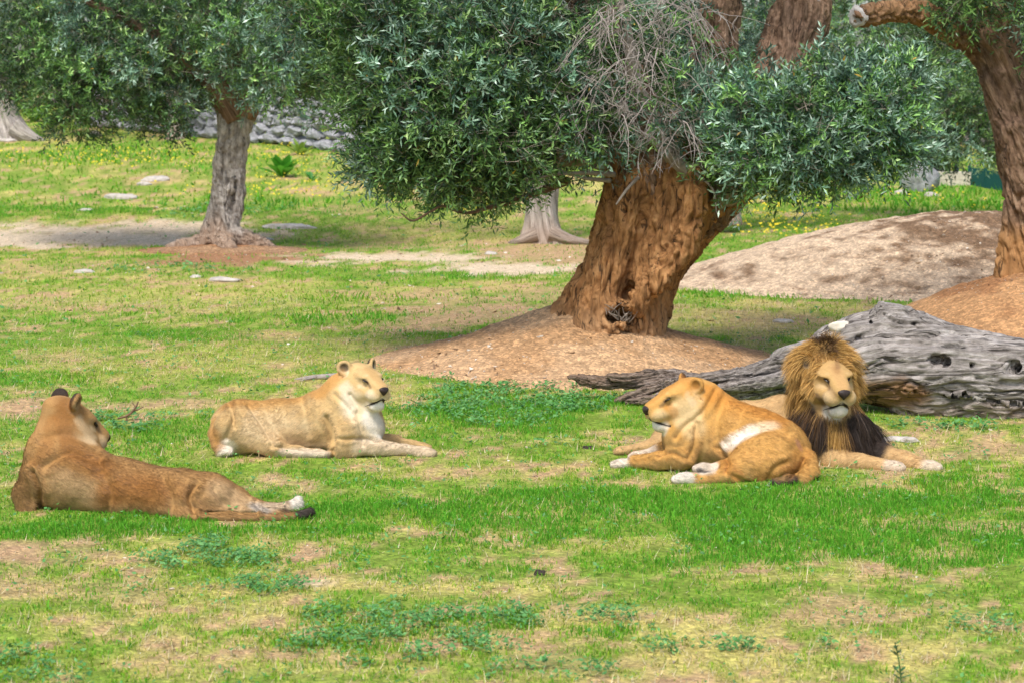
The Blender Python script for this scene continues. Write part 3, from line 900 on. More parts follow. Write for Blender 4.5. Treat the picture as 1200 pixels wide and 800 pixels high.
PAL = {  # dark to pale; the end colours stand for shaded and sunlit leaves
    'green':  np.array([[0.026, 0.066, 0.032], [0.075, 0.165, 0.050], [0.19, 0.33, 0.080], [0.50, 0.63, 0.27]]),
    'silver': np.array([[0.045, 0.110, 0.075], [0.125, 0.240, 0.145], [0.28, 0.42, 0.30], [0.62, 0.74, 0.62]]),
    'fresh':  np.array([[0.040, 0.105, 0.030], [0.095, 0.220, 0.050], [0.24, 0.43, 0.11], [0.50, 0.66, 0.27]]),
    'far':    np.array([[0.030, 0.075, 0.025], [0.060, 0.135, 0.042], [0.11, 0.21, 0.08], [0.22, 0.33, 0.16]]),
}
def sprigs(rng, pos, out, pal, leaf_l, leaf_w, per, sprig_l, pal2, pick):
    """Leafy shoots: opposite narrow leaves along a short stem."""
    n = len(pos)
    d = unit(out * 0.75 + rng.normal(0, 0.45, (n, 3)) + np.array([0, 0, 0.22]))
    L = sprig_l * rng.uniform(0.6, 1.3, n)
    side = unit(np.cross(d, rng.normal(size=(n, 3)))); up = np.cross(side, d)
    k = np.arange(per)
    t = (k // 2 + 1) / (per / 2)
    sgn = np.where(k % 2 == 0, 1.0, -1.0)
    dec = (k // 2) % 2                                    # pairs turn by a right angle up the stem
    base = pos[:, None, :] + d[:, None, :] * (L[:, None] * t[None, :])[:, :, None]
    base = base + np.array([0, 0, -1.0]) * (L[:, None] * t[None, :] ** 2 * 0.18)[:, :, None]
    lat = np.where(dec[None, :, None] == 0, side[:, None, :], up[:, None, :]) * sgn[None, :, None]
    ld = unit(d[:, None, :] * 0.75 + lat * 0.8 + rng.normal(0, 0.25, (n, per, 3)))
    nrm = unit(np.cross(ld, rng.normal(0, 1, (n, per, 3)) * 0.5 + np.cross(d[:, None, :], lat)))
    wd = np.cross(nrm, ld)
    ll = (leaf_l * rng.uniform(0.65, 1.25, (n, per)))[:, :, None]
    lw = leaf_w * rng.uniform(0.8, 1.2, (n, per))[:, :, None]
    b = base; tip = base + ld * ll
    m = base + ld * ll * 0.48
    v = np.stack([b, m + wd * lw / 2 + nrm * lw * 0.2, tip, m - wd * lw / 2 + nrm * lw * 0.2], 2).reshape(-1, 3)
    nl = n * per
    q = np.arange(nl)[:, None] * 4 + np.arange(4)
    f = np.vstack([q[:, [0, 1, 2]], q[:, [0, 2, 3]]])
    tone = np.clip(rng.beta(1.5, 2.3, (n, per)) * 0.60 + 0.45 * rng.beta(1.6, 1.8, n)[:, None] - 0.10 + 0.55 * (t[None, :] - 0.6), 0, 0.999) * 3  # lit sprig tips and shaded inner leaves, put into the leaf colour
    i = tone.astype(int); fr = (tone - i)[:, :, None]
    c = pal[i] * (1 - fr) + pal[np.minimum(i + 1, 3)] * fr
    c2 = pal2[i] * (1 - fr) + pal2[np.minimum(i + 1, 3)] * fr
    c = np.where(pick[:, None, None], c2, c)
    yl = rng.uniform(0, 1, (n, per)) < 0.003
    c[yl] = [0.45, 0.30, 0.04]
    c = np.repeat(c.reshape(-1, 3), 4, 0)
    # stems
    e = pos + d * L[:, None] + np.array([0, 0, -1.0]) * (L * 0.18)[:, None]
    s0 = pos - d * L[:, None] * 0.5
    w = side * 0.003
    sv = np.stack([s0 - w, s0 + w, e], 1).reshape(-1, 3)
    return v, f, c, sv, np.arange(len(sv)).reshape(-1, 3)

def crown(tree, clumps, seed, leaf=(0.078, 0.0205), per=14, sprig_l=0.26, gap=0.40, dens=1.0, sub=0.24):
    """Foliage in tufts: every clump is a swarm of smaller tufts with gaps between."""
    rng = np.random.default_rng(seed)
    LV, LF, LC, SV, SF = [], [], [], [], []
    nv = ns = 0
    for (c, r, n, pal) in clumps:
        c = np.asarray(c, float); r = np.asarray(r, float)
        n = int(n * dens)
        per_tuft = 11
        m = max(n // per_tuft, 3)
        d = unit(rng.normal(size=(m, 3)))
        rad = rng.uniform(0, 1, m) ** 0.40 * (1 + 0.35 * (fbm(d * 2.2 + c, seed + 3, 3) - 0.5) * 2)
        tc = c + d * rad[:, None] * r
        sr = sub * rng.uniform(.55, 1.3, m) * min(1.0, float(r.mean()) / .4)
        k = np.repeat(np.arange(m), per_tuft)
        e = unit(rng.normal(size=(len(k), 3)) + d[k] * .8)
        p = tc[k] + e * (sr[k] * rng.uniform(.15, 1, len(k)))[:, None]
        out = unit(e + d[k] * .6)
        alt = {'green': ('fresh', 'fresh', 'silver')[int(rng.integers(3))], 'silver': 'fresh', 'far': 'green'}[pal]
        v, f, cc, sv, sf = sprigs(rng, p, out, PAL[pal], leaf[0], leaf[1], per, sprig_l, PAL[alt], np.repeat(rng.uniform(0, 1, m) < .42, per_tuft))
        tone = np.repeat(rng.uniform(.45, 1.45, m), per_tuft * per * 4)[:, None]  # each tuft's colour scaled to imitate light and dark masses
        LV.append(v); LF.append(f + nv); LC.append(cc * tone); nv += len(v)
        SV.append(sv); SF.append(sf + ns); ns += len(sv)
    o = mesh('crown', np.concatenate(LV), np.concatenate(LF), M_LEAF, tree, col=np.concatenate(LC), smooth=False, kind='stuff')
    mesh('twigs', np.concatenate(SV), np.concatenate(SF), M_TWIG, tree, smooth=False, kind='stuff')
    return o

def px_pts(rows):
    """rows: px, py, depth, radius in metres."""
    return np.array([list(P(a, b, Y)) + [r] for a, b, Y, r in rows])

def stain_below(z0, z1, seed=3):
    return lambda v: np.clip(1 - sstep(z0, z1, v[:, 2] + (fbm(v * 3, seed, 3) - 0.5) * 0.5), 0, 1)

def C(px, py, Y, rx, ry, rz, n, pal):
    return (P(px, py, Y), (rx, ry, rz), n, pal)

def cut_end(parent, center, axis, r, seed):
    """Sawn face closing a limb."""
    axis = unit(np.asarray(axis, float)); a = unit(np.cross(axis, [0.2, 1, 0.4])); b = np.cross(axis, a)
    na, nr = 26, 5
    th = np.linspace(0, 2 * math.pi, na, endpoint=False)
    v = [center + axis * 0.012]
    for k in range(1, nr + 1):
        rr = r * k / nr * (1 + 0.10 * np.sin(3 * th + seed) + 0.05 * np.sin(7 * th))
        v += list(center + np.outer(np.cos(th) * rr, a) + np.outer(np.sin(th) * rr, b) + axis * (0.012 - 0.03 * (k == nr)) )
    v = np.array(v)
    f = [[0, 1 + j, 1 + (j + 1) % na] for j in range(na)]
    for k in range(nr - 1):
        o = 1 + k * na
        for j in range(na):
            j2 = (j + 1) % na
            f += [[o + j, o + na + j, o + na + j2], [o + j, o + na + j2, o + j2]]
    return mesh('cut_end', v, f, M_CUT, parent)

# --- the great leaning olive on its cone of earth
tz = float(surface(0.7, 20.05)[0])
T1 = root('olive_tree', (0.75, 20.0, tz - 0.05), 'massive leaning olive with rusty furrowed trunk rising from a cone of earth', 'tree', 'olive trees')
organic('trunk', [
    [(710, 420, 20.05, .54), (716, 384, 20.05, .48), (728, 340, 20.05, .41), (743, 296, 20.05, .38), (760, 250, 20.05, .38), (776, 208, 20.08, .38), (792, 170, 20.1, .32)],
    [(648, 406, 19.90, .22), (672, 360, 19.88, .16), (698, 310, 19.86, .12), (714, 262, 19.86, .12), (728, 212, 19.9, .14), (738, 180, 20.0, .15)],
    [(690, 402, 19.60, .20), (700, 350, 19.62, .16), (718, 300, 19.66, .14), (738, 250, 19.66, .13), (752, 205, 19.7, .14)],
    [(760, 408, 19.80, .16), (766, 360, 19.78, .13), (780, 315, 19.78, .12), (806, 272, 19.82, .14), (836, 234, 19.92, .17), (862, 200, 20.1, .19), (888, 160, 20.3, .2)],
    [(750, 402, 19.62, .17), (756, 350, 19.62, .13), (768, 300, 19.62, .13), (782, 250, 19.65, .14), (790, 205, 19.7, .15)],
    [(706, 388, 19.50, .13), (744, 354, 19.43, .11), (776, 320, 19.42, .105), (800, 292, 19.45, .10), (813, 255, 19.47, .10), (812, 205, 19.52, .11)],
    [(770, 390, 20.2, .10), (780, 330, 20.2, .11), (810, 280, 20.15, .14), (845, 236, 20.15, .17), (880, 196, 20.35, .19), (905, 150, 20.6, .2)]],
    px_pts([(716, 420, 20.05, 0), (735, 340, 20.05, 0), (766, 250, 20.05, 0), (800, 150, 20.1, 0)])[:, :3], BARK_RED, T1, 0.017, 0.048, 3.4, 0.5, 4, 0.55,
    stain=lambda v: .8 * stain_below(0.30, 0.75)(v), cuts=[(P(738, 330, 19.30), P(740, 345, 19.70), .05, .06, .05), (P(733, 352, 19.3), P(737, 345, 19.7), .05, .05, .05), (P(716, 372, 19.3), P(722, 374, 19.7), .07, .05, .06), (P(738, 371, 19.3), P(734, 374, 19.7), .07, .05, .06), (P(726, 362, 19.3), P(728, 366, 19.62), .05, .04, .05), (P(768, 240, 19.3), P(760, 200, 19.5), .04, .03, .06)], blend=.09)
# spiky suckers growing from the hollow at the foot
_rg = np.random.default_rng(12)
for k in range(26):
    p0 = P(728 + _rg.normal(0, 8), 374 + _rg.normal(0, 4), 19.42); e = p0 + np.array([_rg.normal(0, .07), -abs(_rg.normal(0, .05)), _rg.uniform(.02, .13)])
    tube_mesh('sucker', np.array([[*p0, .006], [*((p0 + e) / 2 + _rg.normal(0, .012, 3)), .005], [*e, .002]]), 6, 4, M_TWIG, T1)
LIMBS1 = [
    [(760, 215, 20.0, .42), (745, 150, 20.1, .30), (722, 80, 20.2, .24), (690, 0, 20.3, .20), (650, -90, 20.2, .15), (600, -180, 20.0, .09)],
    [(815, 235, 20.1, .40), (862, 170, 20.5, .34), (905, 110, 20.9, .31), (930, 50, 21.2, .31), (942, 6, 21.4, .29)],
    [(800, 205, 20.2, .32), (822, 130, 20.4, .24), (840, 40, 20.6, .2), (855, -70, 20.7, .15), (870, -180, 20.7, .08)],
    [(755, 205, 20.0, .12), (690, 185, 20.0, .09), (640, 185, 19.5, .085), (580, 170, 19.4, .06), (510, 140, 19.4, .04)],
    [(850, 225, 19.8, .16), (880, 205, 19.5, .10), (930, 175, 19.3, .07), (990, 140, 19.2, .05), (1050, 110, 19.1, .03)],
    [(790, 190, 19.75, .11), (760, 130, 19.6, .075), (742, 90, 19.5, .06), (735, 40, 19.5, .05), (720, -20, 19.6, .04)],
    [(825, 215, 19.6, .085), (805, 200, 19.5, .075), (782, 180, 19.45, .055), (760, 160, 19.45, .03)],
]
LIMB_OBJ = []
for k, L in enumerate(LIMBS1):
    LIMB_OBJ.append(organic('limb', [L], px_pts(L)[:, :3], BARK_BROWN, T1, 0.02, 0.04, 2.2, .5, 40 + k, .3) if k < 3 else tube_mesh('limb', px_pts(L), 60, 36 if k < 3 else 16, BARK_BROWN if k == 1 else BARK_RED if k in (0, 2) else M_TWIG, T1, ridge=0.16, freq=2.4, seed=40 + k, twist=0.4, stain=lambda v: np.zeros(len(v))))
e0, e1 = P(930, 50, 21.2), P(942, 6, 21.4)
cut_end(LIMB_OBJ[1], e1 + unit(e1 - e0) * 0.02, unit(e1 - e0) + np.array([0, -0.25, 0]), 0.29, 1)
# low bare branches under the left half of the crown
for k, L in enumerate([
    [(665, 212, 19.7, .045), (640, 222, 19.5, .035), (600, 236, 19.3, .028), (575, 243, 19.2, .022), (545, 250, 19.2, .016), (520, 242, 19.2, .013), (505, 248, 19.2, .012), (484, 259, 19.2, .010), (470, 250, 19.2, .006)],
    [(720, 205, 19.6, .03), (690, 203, 19.4, .02), (650, 205, 19.3, .014), (610, 214, 19.2, .008)],
    [(715, 212, 19.6, .025), (680, 208, 19.4, .016), (640, 196, 19.3, .012), (590, 200, 19.2, .007)],
    [(700, 196, 19.6, .025), (660, 180, 19.3, .014), (610, 178, 19.2, .010), (570, 184, 19.2, .006)],
    [(748, 208, 19.45, .02), (735, 222, 19.35, .015), (722, 240, 19.3, .009)],
    [(812, 200, 19.45, .018), (835, 222, 19.35, .012), (840, 250, 19.3, .006)]]):
    tube_mesh('branch', px_pts(L), 40, 8, M_TWIG if k else BARK_BROWN, T1, ridge=0.1, freq=3, seed=60 + k, stain=lambda v: np.zeros(len(v)))
CL1 = []
for (px, py, Y, rx, ry, rz, n, pal) in [
    (455, 95, 19.9, .52, .7, .46, 460, 'green'), (462, 160, 19.9, .34, .5, .26, 220, 'silver'), (500, 172, 19.6, .50, .6, .30, 440, 'green'), (552, 195, 19.4, .46, .5, .24, 380, 'green'),
    (520, 110, 19.3, .62, .6, .50, 560, 'green'), (590, 150, 19.3, .55, .6, .42, 480, 'green'), (600, 60, 19.4, .60, .6, .48, 520, 'green'), (500, 20, 19.6, .7, .6, .42, 520, 'green'),
    (640, 120, 19.5, .45, .5, .45, 340, 'green'), (440, 15, 20.0, .6, .6, .40, 440, 'green'), (660, 20, 19.6, .5, .5, .4, 300, 'green'), (365, 10, 19.9, .4, .6, .30, 180, 'silver'),
    (560, 180, 20.2, .62, .6, .22, 300, 'green'), (665, 168, 20.3, .45, .5, .22, 220, 'green'), (600, 190, 19.3, .28, .3, .15, 100, 'green'), (450, 198, 19.8, .24, .4, .10, 80, 'silver'), (555, 222, 19.25, .20, .3, .10, 45, 'green'),
    (690, 90, 20.6, .7, .5, .6, 380, 'green'), (715, 140, 19.5, .30, .4, .26, 110, 'silver'), (790, 132, 19.4, .34, .4, .24, 130, 'silver'), (690, 140, 19.4, .26, .4, .22, 70, 'green'), (790, 60, 20.5, .55, .5, .6, 240, 'silver'),
    (850, 130, 19.9, .42, .4, .42, 240, 'silver'), (900, 145, 19.3, .42, .5, .34, 340, 'silver'), (960, 160, 19.1, .48, .5, .36, 440, 'silver'), (1010, 140, 19.2, .46, .5, .36, 400, 'silver'),
    (1035, 112, 19.3, .32, .4, .26, 210, 'silver'), (995, 108, 19.4, .38, .4, .26, 240, 'silver'), (885, 188, 19.2, .34, .4, .18, 230, 'silver'), (950, 190, 19.1, .32, .4, .17, 190, 'silver'), (1025, 168, 19.3, .32, .4, .20, 170, 'silver'),
    (1075, 158, 19.3, .18, .3, .14, 50, 'silver'), (838, 178, 19.4, .20, .3, .15, 70, 'silver'), (1060, 85, 19.5, .24, .3, .12, 60, 'silver'), (975, 208, 19.1, .16, .2, .07, 25, 'silver'),
    (880, 60, 22.4, .6, .5, .8, 260, 'silver'),
]:
    CL1.append(C(px, py, Y, rx, ry, rz, n, pal))
for k in range(22):        # the rest of the crown, higher up
    rr = np.random.default_rng(500 + k)
    CL1.append((np.array([rr.uniform(-2.6, 3.6), 20 + rr.uniform(-1.6, 2.2), rr.uniform(4.3, 5.6)]), (.9, .9, .6), 70, 'green'))
crown(T1, CL1, 101, dens=1.28)

# hanging dead twigs in the middle of the crown
def dead_twigs(parent, seeds, n, seed):
    rng = np.random.default_rng(seed)
    V, F, nv = [], [], 0
    for k in range(n):
        px, py, Y, sp, ln = seeds[rng.integers(len(seeds))]
        p0 = P(px + rng.normal(0, sp), py + rng.normal(0, 12), Y + rng.normal(0, 0.2))
        ang = rng.normal(-0.1, 0.75); L = ln * rng.uniform(0.5, 1.3)
        d = np.array([math.sin(ang), rng.normal(-0.25, 0.2), -math.cos(ang) * 0.6 + 0.1])
        t = np.linspace(0, 1, 7)
        wig = rng.normal(0, 0.03, (7, 3)); wig[0] = 0
        pts = p0 + np.outer(t, d * L) + np.outer(t ** 2, [0, 0, -0.5 * L]) + np.cumsum(wig, 0) * L
        r = 0.0050 * rng.uniform(0.5, 1.5) * (1 - 0.75 * t)
        v, f, g, _ = tube(np.column_stack([pts, r]), 9, 4, cap=False)
        V.append(v); F.append(tri(f) + nv); nv += len(v)
        for b in range(2):
            i = rng.integers(2, 6)
            e = pts[i] + np.array([rng.normal(0, .1), rng.normal(-.03, .05), -rng.uniform(.03, .16)])
            mm = (pts[i] + e) / 2 + rng.normal(0, 0.02, 3)
            v, f, g, _ = tube(np.array([[*pts[i], .004], [*mm, .003], [*e, .0012]]), 5, 3, cap=False)
            V.append(v); F.append(tri(f) + nv); nv += len(v)
    return mesh('dead_twigs', np.concatenate(V), np.concatenate(F), M_DEADTWIG, parent, kind='stuff')
dead_twigs(T1, [(716, 12, 19.15, 10, .62), (760, 0, 19.2, 22, .65), (800, 10, 19.25, 22, .6), (745, 60, 19.1, 20, .45), (700, 90, 19.1, 20, .4), (770, 120, 19.15, 30, .4), (690, 130, 19.2, 25, .35), (790, 150, 19.2, 30, .35)], 230, 7)

# --- grey olive on the left
b2 = G(265, 291)
T2 = root('olive_tree', b2 - [0, 0, 0.05], 'grey gnarled olive with a slender fluted trunk standing on red soil beside the path', 'tree', 'olive trees')
Y2 = b2[1]
organic('trunk', [
    [(262, 304, Y2, .330), (259, 285, Y2, .264), (260, 255, Y2, .218), (265, 215, Y2, .205), (270, 175, Y2, .205), (278, 140, Y2, .185), (284, 108, Y2, .132)],
    [(243, 296, Y2 - .1, .158), (246, 270, Y2 - .05, .122), (254, 240, Y2 - .15, .094), (256, 200, Y2 - .2, .094), (262, 160, Y2 - .15, .108), (262, 130, Y2, .115), (256, 105, Y2, .101)],
    [(278, 296, Y2 - .2, .144), (272, 270, Y2 - .25, .108), (280, 235, Y2 - .15, .094), (281, 195, Y2 - .12, .094), (286, 150, Y2 - .1, .108), (298, 112, Y2, .108)],
    [(258, 298, Y2 - .45, .130), (260, 272, Y2 - .35, .094), (264, 240, Y2 - .32, .065), (272, 210, Y2 - .3, .050)],
    [(252, 282, Y2 - .2, .162), (230, 286, Y2 - .25, .135), (208, 291, Y2 - .3, .099), (192, 295, Y2 - .3, .054)],
    [(272, 278, Y2 - .25, .171), (293, 283, Y2 - .3, .144), (308, 289, Y2 - .35, .108), (322, 295, Y2 - .35, .063)],
    [(262, 282, Y2 - .4, .171), (266, 291, Y2 - .7, .135), (270, 297, Y2 - .9, .081)],
    [(285, 281, Y2 + .1, .135), (310, 287, Y2 + .1, .108)]],
    px_pts([(262, 304, Y2, 0), (260, 255, Y2, 0), (270, 175, Y2, 0), (284, 108, Y2, 0)])[:, :3], BARK_GREY, T2, 0.018, 0.036, 2.2, 0.6, 70, 0.32,
    stain=lambda v: 0.55 * np.clip(1 - sstep(0.05, 0.6, v[:, 2] + (fbm(v * 3, 5, 3) - .5) * .9), 0, 1), blend=.09)
for k, L in enumerate([[(278, 140, Y2, .27), (255, 105, Y2, .2), (215, 65, Y2 - .2, .15), (160, 30, Y2 - .3, .1), (100, 0, Y2 - .4, .06)],
                       [(284, 135, Y2, .26), (305, 95, Y2, .2), (330, 50, Y2 - .2, .14), (350, -10, Y2 - .2, .09)],
                       [(280, 125, Y2, .22), (275, 60, Y2 + .2, .16), (265, -20, Y2 + .2, .1)]]):
    tube_mesh('limb', px_pts(L), 40, 20, BARK_BROWN, T2, ridge=0.15, freq=2.5, seed=86 + k, stain=lambda v: np.zeros(len(v)))
CL2 = [C(*a) for a in [
    (40, 60, Y2, 1.1, 1, .7, 330, 'green'), (20, 20, Y2 + 1, 1.4, .8, .9, 330, 'far'), (150, 60, Y2 + 1, 1.4, .8, .7, 330, 'far'), (300, 40, Y2 + 1, 1.4, .8, .9, 330, 'far'), (130, 40, Y2 - .6, 1.0, 1, .8, 400, 'green'), (110, 100, Y2 - .5, .8, .8, .45, 260, 'green'), (200, 90, Y2 - .6, .7, .8, .55, 280, 'green'), (210, 20, Y2 - .4, 1.0, 1, .6, 330, 'green'),
    (300, 60, Y2 - .8, .8, .8, .6, 340, 'silver'), (335, 92, Y2 - .7, .7, .8, .42, 260, 'silver'), (370, 50, Y2 - .4, .8, .8, .7, 300, 'green'), (90, 135, Y2 - .4, .35, .4, .35, 100, 'far'), (190, 125, Y2 - .3, .5, .5, .4, 140, 'far'),
    (150, 105, Y2 + .4, .9, .6, .45, 200, 'far'), (30, 100, Y2 + .3, .8, .6, .4, 180, 'far'), (385, 95, Y2 + .3, .6, .6, .4, 160, 'green'), (280, 0, Y2, 1.2, 1, .5, 300, 'green'), (60, 0, Y2, 1.4, 1, .5, 300, 'green'), (240, 75, Y2 + .6, .8, .5, .4, 140, 'far')]]
for k in range(10):
    rr = np.random.default_rng(700 + k)
    CL2.append((np.array([-4.8 + rr.uniform(-3, 3), Y2 + rr.uniform(-1.5, 2), rr.uniform(4.8, 6.2)]), (1.1, 1.1, .7), 90, 'green'))
crown(T2, CL2, 202, leaf=(0.10, 0.028), per=12, sprig_l=0.30, dens=1.35, sub=.3)

# --- brown olive at the right, on the orange bank
T3 = root('olive_tree', (5.75, 22.9, float(surface(5.75, 22.9)[0]) - 0.05), 'brown olive with thick burled trunk and sawn side limb standing on the orange bank', 'tree', 'olive trees')
organic('trunk', [
    [(1210, 345, 22.9, .40), (1208, 305, 22.9, .34), (1206, 260, 22.9, .29), (1207, 215, 22.9, .30), (1204, 180, 22.9, .33), (1196, 140, 22.9, .30), (1180, 95, 22.9, .26), (1168, 45, 22.9, .24), (1170, 0, 22.9, .22), (1185, -60, 22.9, .17), (1200, -120, 22.9, .10)],
    [(1186, 340, 22.75, .20), (1184, 300, 22.72, .15), (1188, 255, 22.7, .12), (1190, 215, 22.68, .13), (1186, 170, 22.7, .15), (1172, 120, 22.75, .13), (1160, 75, 22.8, .12), (1162, 30, 22.85, .1)],
    [(1214, 340, 22.6, .2), (1210, 290, 22.6, .15), (1206, 230, 22.6, .14), (1200, 165, 22.6, .17), (1190, 150, 22.58, .13)],
    [(1190, 135, 22.8, .22), (1222, 110, 22.6, .2), (1258, 40, 22.5, .16), (1290, -50, 22.5, .09)],
    [(1178, 72, 22.9, .22), (1150, 52, 22.85, .18), (1125, 38, 22.7, .16), (1100, 26, 22.5, .135), (1070, 14, 22.3, .115), (1040, 14, 22.1, .105), (1010, 19, 21.92, .11)]],
    px_pts([(1210, 345, 22.9, 0), (1206, 250, 22.9, 0), (1196, 140, 22.9, 0), (1168, 40, 22.9, 0), (1195, -120, 22.9, 0)])[:, :3], BARK_BROWN, T3, 0.02, 0.040, 2.3, 0.6, 90, 0.4,
    stain=lambda v: np.clip(1 - sstep(0.75, 1.3, v[:, 2] + (fbm(v * 3, 5, 3) - .5) * .7), 0, .9) + .45 * sstep(3.4, 4.0, v[:, 0]) * (1 - sstep(4.6, 4.9, v[:, 0])) * (v[:, 2] > 2.5), blend=.08)
e0, e1 = P(1040, 14, 22.1), P(1006, 20, 21.9)
cut_end(T3, e1 + unit(e1 - e0) * 0.02, unit(e1 - e0) + np.array([0, -.5, 0]), 0.115, 2)
CL3 = [C(*a) for a in [(1120, 5, 22.4, .35, .4, .22, 150, 'green'), (1180, -30, 22.3, .8, .6, .35, 240, 'green'), (1080, -50, 23.4, .9, .8, .4, 240, 'green'), (1000, -40, 23.6, .8, .8, .5, 200, 'far'), (1230, 20, 22.2, .45, .5, .5, 140, 'green'), (1200, 80, 24.2, .6, .4, .6, 200, 'far'), (1110, 60, 24.6, .5, .4, .5, 120, 'far')]]
for k in range(8):
    rr = np.random.default_rng(800 + k)
    CL3.append((np.array([5.6 + rr.uniform(-1.8, 2.4), 23 + rr.uniform(-1.2, 1.5), rr.uniform(4.4, 5.6)]), (.9, .9, .6), 90, 'green'))
crown(T3, CL3, 303, per=14)

# --- trees of the grove behind
def grove_tree(label, rows, clumps, seed, leaf, bark, roots=(), mud=.35):
    base = np.array(P(*rows[0][:3]))
    base[2] = float(surface(base[0], base[1])[0])
    T = root('olive_tree', base, label, 'tree', 'olive trees')
    tube_mesh('trunk', px_pts(rows), 80, 60, bark, T, ridge=0.2, freq=2.2, seed=seed, twist=.5, lobes=[(3, .08, seed)], fine=0.03, stain=lambda v: mud * np.clip(1 - sstep(base[2] + .1, base[2] + .6, v[:, 2]), 0, 1))
    for k, L in enumerate(roots):
        tube_mesh('root', px_pts(L), 24, 16, bark, T, ridge=0.25, freq=2.5, seed=seed + k, stain=lambda v: mud * np.ones(len(v)))
    crown(T, clumps, seed, leaf=leaf, per=12, sprig_l=leaf[0] * 3.3, gap=0.36)
    return T

Yc = G(636, 284)[1]
grove_tree('pale grey olive trunk with flaring roots half hidden under the great crown', [(638, 294, Yc, .58), (637, 280, Yc, .42), (636, 260, Yc, .30), (636, 235, Yc, .27), (638, 205, Yc, .27), (640, 160, Yc, .2), (640, 100, Yc, .12)],
           [C(620, 110, Yc, 1.6, 1, .9, 260, 'green'), C(540, 60, Yc, 1.6, 1, .9, 240, 'green'), C(720, 70, Yc, 1.6, 1, .9, 240, 'green'), C(640, -20, Yc, 2, 1.4, .9, 240, 'green'), C(460, 80, Yc + 1, 1.2, 1, .9, 160, 'far')], 411, (0.10, 0.03), BARK_GREY,
           [[(645, 274, Yc - .3, .16), (665, 281, Yc - .35, .11), (690, 285, Yc - .4, .05)], [(628, 276, Yc - .3, .16), (612, 282, Yc - .35, .1), (596, 286, Yc - .4, .04)]])
Yl = G(10, 163)[1]
grove_tree('dark grey olive trunk leaning over a spreading foot on the grassy slope', [(8, 172, Yl, .95), (6, 160, Yl, .72), (4, 140, Yl, .48), (0, 115, Yl, .40), (-6, 85, Yl, .36), (-10, 40, Yl, .3), (0, -20, Yl, .15)],
           [C(-30, 40, Yl, 2, 1.5, .9, 200, 'green'), C(60, 30, Yl, 2, 1.4, 1, 230, 'green'), C(70, 80, Yl - .5, 1, .8, .7, 120, 'far'), C(0, -30, Yl, 2.5, 2, 1, 180, 'green')], 422, (0.12, 0.036), BARK_GREY,
           [[(18, 150, Yl - .4, .3), (32, 160, Yl - .5, .22), (52, 168, Yl - .6, .08)]], 0.0)
Yg = G(205, 163)[1]
grove_tree('thin pale olive stem farther up the slope before the stone wall', [(206, 168, Yg, .35), (206, 155, Yg, .24), (204, 135, Yg, .2), (202, 105, Yg, .18), (200, 60, Yg, .12)],
           [C(190, 90, Yg, 1.4, 1, .7, 150, 'far'), C(240, 50, Yg, 1.6, 1, .9, 150, 'far'), C(140, 50, Yg, 1.4, 1, .8, 120, 'far')], 433, (0.13, 0.04), BARK_GREY)
grove_tree('dense dark olive drooping over the green fence behind the orange bank', [(1205, 240, 40, .3), (1203, 215, 40, .22), (1195, 180, 40, .2), (1180, 120, 40, .15)],
           [C(1130, 150, 39, .75, .7, .7, 620, 'green'), C(1175, 120, 39, .9, .8, .9, 420, 'green'), C(1090, 110, 40, .9, .8, .7, 460, 'green'), C(1150, 60, 40, 1.4, 1, .8, 260, 'green'), C(1060, 70, 41, 1.2, 1, .9, 420, 'far'), C(1000, 30, 41, 1.2, 1, .8, 420, 'green'), C(1120, 20, 41, 1.2, 1, .8, 300, 'green')], 444, (0.10, 0.032), BARK_BROWN)
grove_tree('mid green olive behind the sawn limb of the great tree', [(850, 262, 38, .3), (852, 240, 38, .24), (855, 200, 38, .22), (858, 120, 38, .16)],
           [C(850, 60, 38, 1.2, 1, 1.1, 330, 'silver'), C(900, 110, 38.5, 1.0, .8, .8, 220, 'silver'), C(800, 110, 39, 1.2, .8, 1.0, 240, 'green'), C(870, 0, 38, 1.6, 1.2, .8, 280, 'green'), C(980, 40, 39, 1.3, 1, 1.2, 260, 'green')], 455, (0.10, 0.03), BARK_GREY)
far_lab = ['far olive closing the top of the slope behind the slender grey tree', 'far olive beside the stone wall at the head of the slope', 'far olive between the slender grey tree and the great crown', 'far olive whose crown fills the gap behind the great trunk',
           'far dark olive beyond the yellow flowers', 'far olive behind the grey boulder', 'far bushy olive above the low pale wall', 'far olive towering behind the green fence', 'far olive behind the spreading foot of the leaning grey trunk']
for k, (x0, y0, r) in enumerate([(-10.5, 72, 3.0), (-5.8, 74, 2.8), (-1.4, 70, 2.8), (3.2, 72, 2.9), (7.6, 70, 2.8), (11.8, 74, 3.0), (15.6, 69, 2.7), (19.8, 73, 3.0), (-15.2, 70, 3.0)]):
    zt = float(terrain(x0, y0))
    base = np.array([x0, y0, zt])
    T = root('olive_tree', base, far_lab[k], 'tree', 'olive trees')
    tube_mesh('trunk', np.array([[x0, y0, zt - .1, .5], [x0 + .1, y0, zt + .7, .35], [x0 - .1, y0, zt + 2, .3], [x0, y0, zt + 3.5, .15]]), 40, 30, BARK_GREY, T, ridge=.2, freq=2, seed=k, stain=lambda v: np.zeros(len(v)))
    rr = np.random.default_rng(900 + k)
    cl = [(base + [rr.uniform(-r, r) * .75, rr.uniform(-1, 1), rr.uniform(0.9, 4.6)], (r * .5, 1.2, 1.0), 95, 'far') for _ in range(12)]
    crown(T, cl, 920 + k, leaf=(0.2, 0.075), per=10, sprig_l=0.6, gap=0.33)
